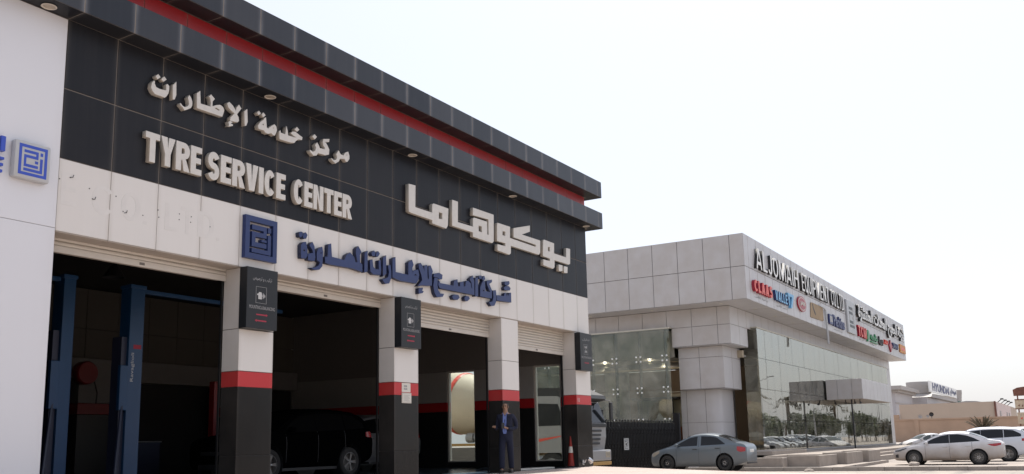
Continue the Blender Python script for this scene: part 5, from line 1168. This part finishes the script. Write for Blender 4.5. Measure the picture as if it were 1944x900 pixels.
    for sx in (-1, 1):
        b = MB(); b.prism([(sx * .05, 1.475), (sx * .105, 1.40), (sx * .095, 1.34), (sx * .045, 1.14), (sx * .05, 1.30)], -.150, -.12); b.v = [(x, y + max(0, z - 1.15) * .20, z) for x, y, z in b.v]; b.build('lapel', M['suit'], r)
        b = MB(); b.prism([(sx * .008, 1.43), (sx * .05, 1.475), (sx * .062, 1.50), (sx * .06, 1.45), (sx * .04, 1.41)], -.085, -.045); b.build('shirt_collar', M['shirt'], r)
        b = MB(); fy = -.13 if sx < 0 else .14
        b.cbox(sx * .093 - .045, sx * .093 + .045, fy - .19, fy + .06, .0, .035, .012); b.cbox(sx * .093 - .042, sx * .093 + .042, fy - .17, fy + .055, .03, .095, .028); b.build('shoe', M['shoe'], r, smooth=50)
        b = MB(); b.lathe([(.001, -.012), (.02, -.008), (.024, .0), (.015, .01)], (sx * .078, -.02, 1.64), 'x', 10); b.build('ear', M['skin'], r)
        b = MB(); b.cbox(sx * .03 - .014, sx * .03 + .014, -.120, -.110, 1.648, 1.658, .003); b.build('eye', M['hair'], r)
        b = MB(); b.cbox(sx * .03 - .02, sx * .03 + .02, -.124, -.112, 1.669, 1.675, .002); b.build('eyebrow', M['hair'], r)
    b = MB(); b.add([(0, -.112, 1.66), (-.015, -.115, 1.618), (.015, -.115, 1.618), (0, -.148, 1.620)], [(0, 1, 3), (0, 3, 2), (1, 2, 3)]); b.build('nose', M['skin'], r, smooth=True)
    b = MB(); b.cbox(-.022, .022, -.122, -.108, 1.590, 1.597, .003); b.build('mouth', mat('lips', (.22, .09, .07), .5), r)
    # hair round the sides and back, bald on top
    b = MB(); vs = []; n_ = 16
    for j, (z, s_) in enumerate(((1.60, .92), (1.64, 1.03), (1.68, 1.04), (1.72, .90))):
        for i in range(n_ + 1):
            a = R_(-25 + 230 * i / n_); vs.append((.080 * s_ * math.cos(a), -.018 + .104 * s_ * math.sin(a), z))
    b.add(vs, [(j * 17 + i, j * 17 + i + 1, (j + 1) * 17 + i + 1, (j + 1) * 17 + i) for j in range(3) for i in range(16)]); b.build('hair', M['hair'], r, smooth=True)
    ph = MB(); ph.cbox(-.055, .02, -.245, -.235, 1.10, 1.24, .003)
    r.location = (20.18, 12.47, 0); r.rotation_euler = (0, 0, R_(-72))
    p = ph.build('smartphone', M['phone'], None, label='dark smartphone held by the man in the navy suit', cat='phone')
    p.location = r.location; p.rotation_euler = r.rotation_euler
person()

# ------------------------------------------------------------------ accordion gate with arched bars
gt = thing('accordion_gate', 'black folding yard gate with arched bar tops and a pale emblem between the buildings', 'gate', (38.7, 16.8, GZ))
def gate_unit():
    b = MB()
    for s in (-1, 1): b.cbox(s * .085 - .022, s * .085 + .022, -.03, .03, 0, 2.10, .006)
    b.tube([(.085 * math.cos(R_(a)), 0, 2.08 + .13 * math.sin(R_(a))) for a in range(0, 181, 30)], .022, 6)
    b.cbox(-.085, .085, -.015, .015, .18, .24, .004); b.cbox(-.085, .085, -.015, .015, 1.84, 1.88, .004)
    for k in range(2): b.tube([(0, 0, .24), (0, 0, 1.84)], .012, 6)
    return b.mesh('gate_section', M['gateblack'], 40)
gu = gate_unit()
def lattice():
    b = MB()
    for z in (.35, .95, 1.55):
        b.tube([(0, .035, z), (.29, .035, z + .28)], .010, 5); b.tube([(0, -.035, z + .28), (.29, -.035, z)], .010, 5)
    return b.mesh('gate_lattice', M['gateblack'])
gl_ = lattice()
x = 34.75
while x < 42.5:
    dens = .23 if x < 39.4 else .27
    link('gate_section', gu, gt, (x, 16.8, GZ + .08)); link('gate_lattice', gl_, gt, (x, 16.8, GZ + .08), kind='stuff'); x += dens + .075
b = MB(); b.cbox(34.25, 34.48, 16.65, 16.95, GZ, 2.0, .015); b.build('gate_post', M['gateblack'], gt)
b = MB(); b.cbox(42.75, 42.95, 16.65, 16.95, GZ, 2.0, .015); b.build('gate_post', M['gateblack'], gt)
b = MB(); b.box(36.48, 37.08, 16.735, 16.75, .30, .88); b.build('emblem_board', M['gateblack'], gt)
emblem(gt, 36.55, .83, .46, .47, 16.72, .014, M['printwhite'])
for xx in (35.0, 37.2, 39.5, 41.8):
    b = MB(); b.lathe([(.001, -.03), (.06, -.03), (.06, .03), (.001, .03)], (xx, 16.7, GZ + .062), 'y', 12); b.build('gate_castor', M['rubber'], gt)
# ------------------------------------------------------------------ concrete mixer truck in the yard
M['tr_white'] = paint('white truck paint', (.26, .26, .265), (.2, .185, .16), .5); M['tr_dark'] = mat('truck dark plastic', (.02, .021, .023), .55)
M['tr_yel'] = mat('ochre truck frame', (.34, .20, .06), .6); M['tr_drum'] = mat('dusty cream drum', (.55, .47, .36), .6, var=.15, scale=1.5)
tk = thing('mixer_truck', 'white cab cream drum concrete mixer truck standing in the yard behind the corner column', 'truck', (32.2, 20, GZ))
X_0, X_1 = 31.0, 33.40
b = MB()
prof = [(16.15, .35), (16.05, .9), (16.05, 1.42), (16.35, 2.25), (16.9, 2.45), (18.35, 2.5), (18.4, .35)]
b.prism(prof, X_0, X_1, 'yz'); bm = bmesh.new(); cab = b.build('cab', M['tr_white'], tk)
b = MB(); b.prism([(16.10, 2.30), (15.98, 2.36), (16.05, 2.50), (16.6, 2.74), (18.1, 2.80), (18.4, 2.50), (16.9, 2.455), (16.35, 2.26)], X_0 + .02, X_1 - .02, 'yz'); b.build('roof_fairing', M['tr_dark'], tk)
b = MB(); b.prism([(16.035, 1.45), (16.325, 2.22), (16.345, 2.21), (16.055, 1.44)], X_0 + .01, X_1 - .01, 'yz'); b.build('windscreen', M['carglass'], tk)
b = MB(); b.cbox(X_0 + .05, X_1 - .05, 15.98, 16.05, 1.28, 1.42, .02); b.build('wiper_panel', M['tr_dark'], tk)
for i in range(4):
    b = MB(); b.cbox(X_0 + .45 + .06 * i, X_1 - .45 - .06 * i, 16.0, 16.06, 1.10 - .16 * i, 1.18 - .16 * i, .015); b.build('grille_bar', M['tr_dark'], tk)
b = MB(); b.cbox(X_0 - .03, X_1 + .03, 15.85, 16.3, .0, .42, .05); b.build('bumper', M['tr_white'], tk)
for xx in (X_0 + .1, X_1 - .5):
    b = MB(); b.cbox(xx, xx + .4, 15.83, 15.9, .12, .36, .03); b.build('headlight', M['headlight'], tk)
b = MB(); b.cbox(X_0, X_1, 15.84, 16.2, -.16, -.02, .03); b.build('lower_bumper', M['tr_yel'], tk)
for sx, xx in ((-1, X_0), (1, X_1)):
    b = MB(); b.cbox(min(xx + sx * .12, xx + sx * .32), max(xx + sx * .12, xx + sx * .32), 15.85, 15.95, 1.55, 2.25, .03); b.tube([(xx, 16.2, 2.35), (xx + sx * .22, 15.92, 2.3)], .02, 6); b.build('mirror', M['tr_dark'], tk)
b = MB(); b.prism([(16.55, 1.35), (16.85, 2.15), (17.75, 2.2), (17.75, 1.35)], X_0 - .012, X_0 - .002, 'yz'); b.build('side_window', M['carglass'], tk)
b = MB(); b.prism([(16.3, 1.02), (17.9, .85), (18.35, .92), (18.35, .80), (17.9, .72)], X_0 - .012, X_0 - .002, 'yz'); b.build('red_stripe', M['cred'], tk)
me = text_mesh('lettering', 'SANY', .62, .15, .001, M['cred']); o = link('lettering', me, tk, (X_0 - .004, 17.95, 1.52)); o.rotation_euler = (0, 0, -math.pi / 2)
b = MB(); b.cbox(31.5, 32.9, 18.3, 26.6, .25, .55, .02); b.build('chassis', M['tr_yel'], tk)
b = MB(); b.cbox(X_0, X_0 + .08, 19.6, 24.9, .66, .76, .01); b.cbox(X_0, X_0 + .08, 22.45, 22.6, .0, .66, .01); b.cbox(X_0 + .02, X_0 + .08, 19.6, 19.75, .0, .66, .01); b.build('side_rail', M['tr_yel'], tk)
b = MB(); dp = [(.35, 0), (.55, .05), (.98, 1.0), (1.22, 2.0), (1.26, 2.6), (1.18, 3.6), (.9, 5.0), (.62, 6.1), (.55, 6.3), (.50, 6.3)]
b.lathe(dp, (0, 0, 0), 'y', 36); drum = b.build('drum', M['tr_drum'], tk, smooth=50, at=(0, 0, 0)); drum.location = Vector((32.2, 19.4, 1.95)) - Vector((32.2, 20, GZ)); drum.rotation_euler = (R_(10), 0, 0)
b = MB(); b.lathe([(1.262, 2.45), (1.285, 2.5), (1.285, 2.6), (1.262, 2.65)], (0, 0, 0), 'y', 36); q = b.build('drum_band', M['cred'], drum)
b = MB(); b.tube([(32.2, 25.6, 3.4), (32.2, 26.6, 2.2), (32.2, 26.9, 1.2)], [.3, .25, .3], 10); b.build('chute', M['tr_white'], tk)
for yy in (20.55, 20.95):
    b = MB(); b.lathe([(.001, -.16), (.18, -.16), (.2, -.12), (.2, .12), (.18, .16), (.001, .16)], (X_0 + .25, yy, .98), 'y', 18); b.build('water_drum', M['tr_white'], tk, smooth=40)
b = MB(); b.cbox(X_0 + .03, X_0 + .12, 20.2, 22.0, -.05, .60, .02); b.build('side_guard', M['seal_m'], tk)
for yy in (17.2, 23.3, 24.6):
    for xx in (X_0 + .02, X_1 - .30):
        b = MB(); b.lathe([(.30, 0), (.34, 0), (.48, .02), (.52, .06), (.52, .24), (.48, .28), (.34, .28)], (xx, yy, GZ + .52), 'x', 28); b.build('tyre', M['rubber'], tk, smooth=40)
        b = MB(); b.lathe([(.30, .0), (.27, .08), (.12, .04), (.10, -.01), (.001, -.01)], (xx, yy, GZ + .52), 'x', 24); b.build('rim', M['grey'], tk, smooth=40)
# ------------------------------------------------------------------ loader on show behind the glass
ld = thing('backhoe_loader', 'dark cab loader with orange front on show behind the yard side glass', 'loader', (51, 21.8, 0))
b = MB(); b.cbox(50.3, 51.9, 20.4, 22.6, .5, 1.35, .06); b.build('bonnet', M['blackmetal'], ld)
b = MB(); b.cbox(49.5, 50.25, 19.35, 20.3, .3, 1.45, .05); b.build('front_weight', mat('orange machine paint', (.42, .11, .02), .5), ld)
cabf = MB()
for xx in (50.35, 51.85):
    for yy in (19.9, 22.0): cabf.tube([(xx, yy, 1.3), (xx + (.1 if xx < 51 else -.1), yy + .1, 3.0)], .06, 6)
cabf.cbox(50.2, 52.0, 19.55, 22.4, 3.0, 3.16, .05); cabf.build('cab_frame', M['blackmetal'], ld)
b = MB(); b.box(50.42, 50.44, 20.0, 22.0, 1.35, 2.98); b.build('cab_glass', M['greenfin'], ld)
b = MB(); b.tube([(50.3, 22.4, 1.2), (50.2, 23.9, 2.9), (50.2, 24.8, 2.2)], .14, 6); b.cbox(49.8, 50.6, 24.2, 25.0, 1.9, 2.5, .1); b.build('digger_arm', M['blackmetal'], ld)
for yy, r_ in ((20.0, .48), (22.6, .70)):
    for xx in (50.0, 51.9):
        b = MB(); b.lathe([(r_ * .5, 0), (r_ - .05, 0), (r_, .06), (r_, .28), (r_ - .05, .34), (r_ * .5, .34)], (xx, yy, r_), 'x', 24); b.build('tyre', M['rubber'], ld, smooth=40)
        b = MB(); b.lathe([(r_ * .5, .02), (.1, .05), (.001, .05)], (xx, yy, r_), 'x', 20); b.build('rim', M['paper'], ld, smooth=40)
# ------------------------------------------------------------------ small stones
def stone(x, y, z, s, lab):
    bm = bmesh.new(); bmesh.ops.create_icosphere(bm, subdivisions=3, radius=1)
    rr = random.Random(int(x * 10))
    from mathutils import noise
    for v in bm.verts:
        k = 1 + .28 * noise.noise(v.co * 1.3 + Vector((x, y, 0))); v.co = Vector((v.co.x * s * 1.1 * k, v.co.y * s * 1.5 * k, max(v.co.z, -.5) * s * .75 * k))
    me = bpy.data.meshes.new('stone'); bm.to_mesh(me); bm.free(); me.materials.append(M['concrete'])
    link('stone', me, None, (x, y, z), lab, 'stone')
stone(46.2, 6.83, -.60, .17, 'brown stone lying before the front wheel of the white sedan')
stone(39.4, 9.85, -.64, .13, 'flat stone lying on the road against the kerb below the planters')
# ------------------------------------------------------------------ far walls, mall, boards, trees
M['sandwall'] = mat('sand coloured render', (.40, .275, .195), .9, var=.2, scale=.5, bump=.2, detail=8)
M['beige'] = mat('beige render', (.46, .37, .295), .9, var=.06, scale=.4)
M['pinkish'] = mat('pale pink shop front', (.62, .50, .47), .8)
M['mall'] = mat('lilac grey cladding', (.44, .42, .43), .6, var=.06, scale=.3)
M['mall2'] = mat('warm grey cornice', (.36, .335, .32), .6)
M['mglass'] = mat('green mall glass', (.10, .24, .20), .15)
M['rust'] = mat('rusty brown board', (.16, .065, .045), .85, var=.6, scale=2.0, detail=9)
M['peel'] = mat('peeling cream board', (.50, .40, .29), .85, var=.35, scale=2.5, detail=9)
M['palm'] = mat('dusty palm leaf', (.10, .085, .055), .8, var=.35, scale=5)
M['bark'] = mat('palm bark', (.16, .12, .085), .9, var=.3)
M['leaf'] = mat('dusty tree leaf', (.17, .19, .125), .8, var=.4, scale=2)
wl = thing('boundary_wall', 'long sand coloured boundary wall behind the parked cars', 'wall', (197, 40, GZ))
y = 8.0
while y < 68:
    b = MB(); b.box(197.0, 197.3, y + .02, y + 9.98, GZ, 3.45); b.build('wall_bay', M['sandwall'], wl)
    b = MB(); b.box(196.85, 197.45, y, y + 10.0, 3.455, 3.75); b.build('coping', M['sandwall'], wl)
    b = MB(); b.box(196.82, 197.4, y - .4, y + .4, GZ, 3.45); b.build('pier', M['sandwall'], wl); y += 10
bb = thing('beige_building', 'plain flat roofed beige building with a pink shop front beyond the sand wall', 'building', (245, 26, GZ))
b = MB(); b.box(227, 300, 16.2, 35.6, GZ, 7.45); b.build('wall', M['beige'], bb)
b = MB(); b.box(226.9, 227.5, 16.1, 16.19, GZ, 7.5); b.box(226.7, 226.99, 16.15, 16.4, GZ, 7.5); b.build('corner_trim', M['rust'], bb)
b = MB(); b.box(227.6, 272, 16.0, 16.18, GZ, 7.3); b.build('shop_front', M['pinkish'], bb)
for i in range(4):
    b = MB(); b.tube([(232 + i * 10, 16, 7.4), (231.4 + i * 10, 15.2, 8.0)], .09, 5); b.cbox(231 + i * 10, 232 + i * 10, 14.8, 15.4, 7.9, 8.2, .03); b.build('sign_lamp', M['blackmetal'], bb)
for i, x in enumerate((235, 256, 264)):
    b = MB(); b.box(x, x + 2.9, 15.9, 15.99, 4.1, 5.6); b.build('window', M['mall2'], bb)
b = MB(); b.box(226.4, 227, 35.7, 44, GZ, 5.2); b.build('side_wall', M['sandwall'], bb)
for i, (y, z, r_) in enumerate(((28.3, 4.35, .40), (26.9, 4.4, .30), (26.2, 4.68, .44))):
    b = MB(); b.lathe([(.001, .14), (r_ * .6, .09), (r_, -.05)], (204.8, y, z), 'x', 14); b.tube([(205, y, GZ), (205, y, z)], .05, 5)
    b.build('satellite_dish', M['cylgrey'] if i != 2 else M['blackmetal'], None, at=(205, y, GZ), label=('left pale dish poking over the sand wall', 'small middle dish on a pole over the sand wall', 'dark round dish rightmost over the sand wall')[i], cat='satellite dish')
ml = thing('shopping_mall', 'grey mall with round corner towers and blue letters beyond the beige building', 'building', (350, 52, GZ))
b = MB(); b.box(300, 333, 47.9, 110, GZ, 13.4); b.build('wing', M['mall'], ml)
b = MB(); b.prism([(298.9, 46.8), (333.5, 46.8), (333.5, 110), (298.9, 110)], 13.41, 14.1, 'xy'); b.prism([(297.8, 45.7), (334, 45.7), (334, 110), (297.8, 110)], 14.11, 15.27, 'xy'); b.build('cornice', M['mall2'], ml)
b = MB(); b.box(299.8, 333, 47.7, 47.88, 10.1, 10.5); b.box(306, 331, 47.62, 47.86, 8.3, 9.0); b.build('string_course', M['mall2'], ml)
def tower(x, y, r_, top, lo, nm='tower'):
    b = MB(); b.lathe([(r_ * .93, lo), (r_ * .93, lo + 1.2), (r_ * .97, lo + 1.25), (r_ * .97, top - 2.4), (r_ * 1.05, top - 1.4), (r_ * 1.06, top - 1.3), (r_ * 1.06, top), (.001, top)], (x, y, 0), 'z', 36)
    t = b.build(nm, M['mall2'], ml, smooth=30)
    b = MB(); b.lathe([(r_ * .75, GZ), (r_ * .75, lo)], (x, y, 0), 'z', 30); b.build('tower_glass', M['mglass'], t, smooth=True)
tower(342, 46.8, 3.8, 18.2, 13.1); tower(411, 43.0, 2.2, 17.8, 13.4)
b = MB(); b.box(334.5, 414, 43.7, 110, GZ, 12.8); b.build('hall', M['mall'], ml)
b = MB(); b.prism([(335, 12.9), (338, 14.0), (411, 14.7), (414, 12.9)], 42.4, 105); b.build('hall_cornice', M['mall2'], ml)
b = MB(); b.box(330, 404, 41.9, 42.35, 14.4, 17.9); sgp = b.build('sign_panel', M['lwhite'], ml)
link('lettering', text_mesh('lettering', 'HYUNDAI', 44, 2.7, .09, M['cnavy'], .03), ml, (336, 41.8, 14.9))
link('lettering', text_mesh('lettering', '\uFEF1\uFE8D\uFEAA\uFEE7\uFEEE\uFEF4\uFEEB', 19, 2.9, .09, M['cnavy'], .02), ml, (383, 41.8, 14.7))
b = MB(); b.prism([(36.4, 10.9), (35.7, 11.15), (33.1, 11.45), (30.2, 11.3), (28.4, 10.9)], 346, 356, 'yz'); b.box(346, 362, 28.4, 36.4, GZ, 10.85); b.build('low_dome', M['mall2'], ml)
rb = thing('rusty_signboard', 'rusty three board sign on two posts at the right picture edge', 'sign board', (172, 8, GZ))
b = MB(); b.prism([(9.49, 6.56), (9.54, 7.56), (8.9, 7.88), (8.0, 8.0), (6.9, 7.95), (5.8, 7.75), (5.8, 6.56)], 172, 172.15, 'yz'); b.build('board', M['rust'], rb)
b = MB(); b.box(172, 172.15, 5.8, 9.41, 4.42, 6.02); b.build('board', M['peel'], rb)
b = MB(); b.box(171.95, 171.995, 5.8, 9.43, 5.88, 6.04); b.box(171.95, 171.995, 5.8, 9.43, 4.40, 4.55); b.build('board_edge', M['rust'], rb)
b = MB(); b.box(172, 172.15, 5.8, 9.25, 2.1, 3.9); b.build('board', M['peel'], rb)
for k in range(5):
    b = MB(); yy = 8.8 - .45 * k; b.prism([(yy, 3.05 - .2 * (k % 2)), (yy - .3, 3.12), (yy - .22, 2.85), (yy - .05, 2.8)], 171.96, 171.995, 'yz'); b.build('red_writing', M['cred'], rb)
    b = MB(); yy = 9.0 - .5 * k; b.prism([(yy, 5.0 - .2 * (k % 2)), (yy - .22, 5.2), (yy - .26, 4.85)], 171.96, 171.995, 'yz'); b.build('red_writing', M['rust'], rb)
for yy in (8.95, 6.2):
    b = MB(); b.cbox(172.16, 172.36, yy - .1, yy + .1, GZ, 7.3, .02); b.build('post', M['rust'], rb)
# low date palm in front of the wall
def palm(loc, lab, n_=34, L_=2.1, h=.75, group=None, rs=4):
    rp = random.Random(rs); r = thing('palm_bush', lab, 'palm', loc, group); x0, y0, z0 = loc
    b = MB(); b.tube([(x0, y0, z0), (x0 + .02, y0, z0 + h * .5), (x0, y0, z0 + h)], [.26, .24, .28], 10); b.build('trunk', M['bark'], r)
    b = MB()
    for i in range(n_):
        a = rp.uniform(0, 2 * math.pi); el = rp.uniform(.15, 1.25); ln = L_ * rp.uniform(.75, 1.1); pts = []
        for k in range(9):
            t_ = k / 8; rad = ln * t_ * math.cos(el); zz = z0 + h + ln * t_ * math.sin(el) - .25 * ln * t_ * t_
            pts.append(Vector((x0 + rad * math.cos(a), y0 + rad * math.sin(a), zz)))
        b.tube(pts, [.05] * 8 + [.02], 4)
        for k in range(1, 9):
            for sub in (0, .5):
                p = pts[k - 1].lerp(pts[k], sub); d = (pts[k] - pts[k - 1]).normalized(); side = d.cross(Vector((0, 0, 1))).normalized()
                for s_ in (-1, 1):
                    w = (side * s_ * .8 + d * .9 + Vector((0, 0, rp.uniform(-.25, .3)))).normalized() * rp.uniform(.28, .42) * (1 - .5 * k / 9)
                    b.add([p, p + d * .11, p + w], [(0, 1, 2)])
    b.build('fronds', M['palm'], r)
palm((120, 10.1, GZ), 'dusty low date palm spreading before the sand wall', 60, 2.6, 1.5)
# street trees on the far side of the road, mirrored in the glass
def tree_proto(k):
    rt = random.Random(40 + k); r = link('street_tree', None, None, (0, 0, 0), 'round dusty street tree mirrored in the showroom glass', 'tree', 'street trees mirrored in the showroom glass')
    H = rt.uniform(4.4, 7.2); b = MB(); th_ = H * .3
    b.tube([(0, 0, 0), (.08, .05, th_ * .5), (0, .1, th_)], [.2, .15, .13], 8); tips = []
    for i in range(6):
        a = 2 * math.pi * i / 6 + rt.uniform(-.3, .3); p = (math.cos(a) * H * .2, math.sin(a) * H * .2, th_ + H * rt.uniform(.2, .45)); b.tube([(0, .1, th_ * .95), (p[0] * .5, p[1] * .5, (th_ + p[2]) / 2 + .1), p], [.10, .06, .03], 6); tips.append(p)
    b.build('trunk', M['bark'], r)
    b = MB(); cl = [(rt.uniform(-1, 1) * H * .26, rt.uniform(-1, 1) * H * .26, th_ + H * rt.uniform(.12, .62), H * rt.uniform(.09, .17)) for _ in range(20)] + [(p[0], p[1], p[2], H * .14) for p in tips]
    for cx, cy_, cz, cr_ in cl:
        for _ in range(60):
            v = Vector((rt.gauss(0, 1), rt.gauss(0, 1), rt.gauss(0, 1))).normalized() * cr_ * rt.uniform(.5, 1.05); p = Vector((cx, cy_, cz)) + v
            a = Vector((rt.gauss(0, 1), rt.gauss(0, 1), rt.gauss(0, 1))).normalized(); c = a.orthogonal().normalized() * .16; a = a * .24
            b.add([p - a, p + c, p + a, p - c], [(0, 1, 2, 3)])
    b.build('crown', M['leaf'], r); return r
protos = [tree_proto(k) for k in range(4)]
def tall_palm(k):
    r = link('street_palm', None, None, (0, 0, 0), 'tall palm standing above the street trees mirrored in the glass', 'palm', 'street palms mirrored in the showroom glass'); rp = random.Random(k)
    b = MB(); b.tube([(0, 0, 0), (.1, 0, 4), (0, .1, 8)], [.25, .2, .18], 8); b.build('trunk', M['bark'], r); b = MB()
    for i in range(30):
        a = rp.uniform(0, 6.28); el = rp.uniform(-.1, 1.2); ln = 2.6; pts = [Vector((ln * t_ * math.cos(el) * math.cos(a), ln * t_ * math.cos(el) * math.sin(a), 8 + ln * t_ * math.sin(el) - 1.6 * t_ * t_)) for t_ in [q / 7 for q in range(8)]]
        b.tube(pts, .02, 4)
        for k2 in range(1, 8):
            d = (pts[k2] - pts[k2 - 1]).normalized(); sd = d.cross(Vector((0, 0, 1))).normalized()
            for s_ in (-1, 1): b.add([pts[k2 - 1], pts[k2], pts[k2] + (sd * s_ + d * .6) * .5], [(0, 1, 2)])
    b.build('fronds', M['palm'], r); return r
pp = tall_palm(3)
index_children()
rt = random.Random(11)
for i in range(46):
    s_ = protos[i % 4]; loc = (84 + i * 4.6 + rt.uniform(-1, 1), -15.5 + rt.uniform(-3.5, 2.5), GZ)
    if i < 4: s_.location = loc
    else:
        c = copy_tree(s_, loc=loc, rotz=rt.uniform(0, 6.28)); k = rt.uniform(.75, 1.15); c.scale = (k, k, k)
for i, loc in enumerate(((92, -6.5, GZ), (118, -13, GZ), (150, -15, GZ), (176, -17, GZ), (205, -15, GZ))):
    if i == 0: pp.location = loc
    else: copy_tree(pp, loc=loc, rotz=i)
lp0 = link('street_lamp', None, None, (0, 0, 0), 'tall grey street lamp mirrored in the showroom glass', 'street lamp', 'street lamps mirrored in the showroom glass')
b = MB(); b.tube([(0, 0, 0), (0, 0, 9.5), (0, 1.2, 10)], [.10, .07, .05], 8); b.build('pole', M['cylgrey'], lp0)
b = MB(); b.cbox(-.12, .12, 1.1, 1.8, 9.95, 10.08, .03); b.build('lamp_head', M['cylgrey'], lp0)
index_children(); lp0.location = (104, -9, GZ)
for i in range(5): copy_tree(lp0, loc=(134 + 30 * i, -9, GZ))
gb = thing('green_hoarding', 'green hoarding before the street trees mirrored in the showroom glass', 'hoarding', (98, -9.5, GZ))
b = MB(); b.box(92, 104, -9.6, -9.5, 0.6, 2.0); b.build('board', mat('green hoarding sheet', (.02, .22, .14), .5), gb)
for xx in (92.5, 98, 103.5):
    b = MB(); b.box(xx, xx + .1, -9.75, -9.61, GZ, 2.0); b.build('post', M['cylgrey'], gb)
# block of buildings across the road
for i, (x0, x1, y0, z, lab) in enumerate(((-30, 20, -46, 7, 'low cream block across the road, mirrored in dark panels'), (26, 70, -50, 9, 'wide cream block across the road before the trees'), (120, 190, -42, 8, 'long cream block behind the street trees'))):
    r = thing('street_block', lab, 'building', ((x0 + x1) / 2, y0, GZ))
    b = MB(); b.box(x0, x1, y0 - 15, y0, GZ, z); b.build('wall', M['beige'], r)
    b = MB(); b.box(x0 - .2, x1 + .2, y0 - 15.2, y0 + .2, z + .002, z + .5); b.build('parapet', M['mall2'], r)
    for k in range(int((x1 - x0) / 5)):
        b = MB(); b.box(x0 + 1 + k * 5, x0 + 4 + k * 5, y0 + .01, y0 + .05, .2, 3.0); b.build('window', M['carglass'], r)
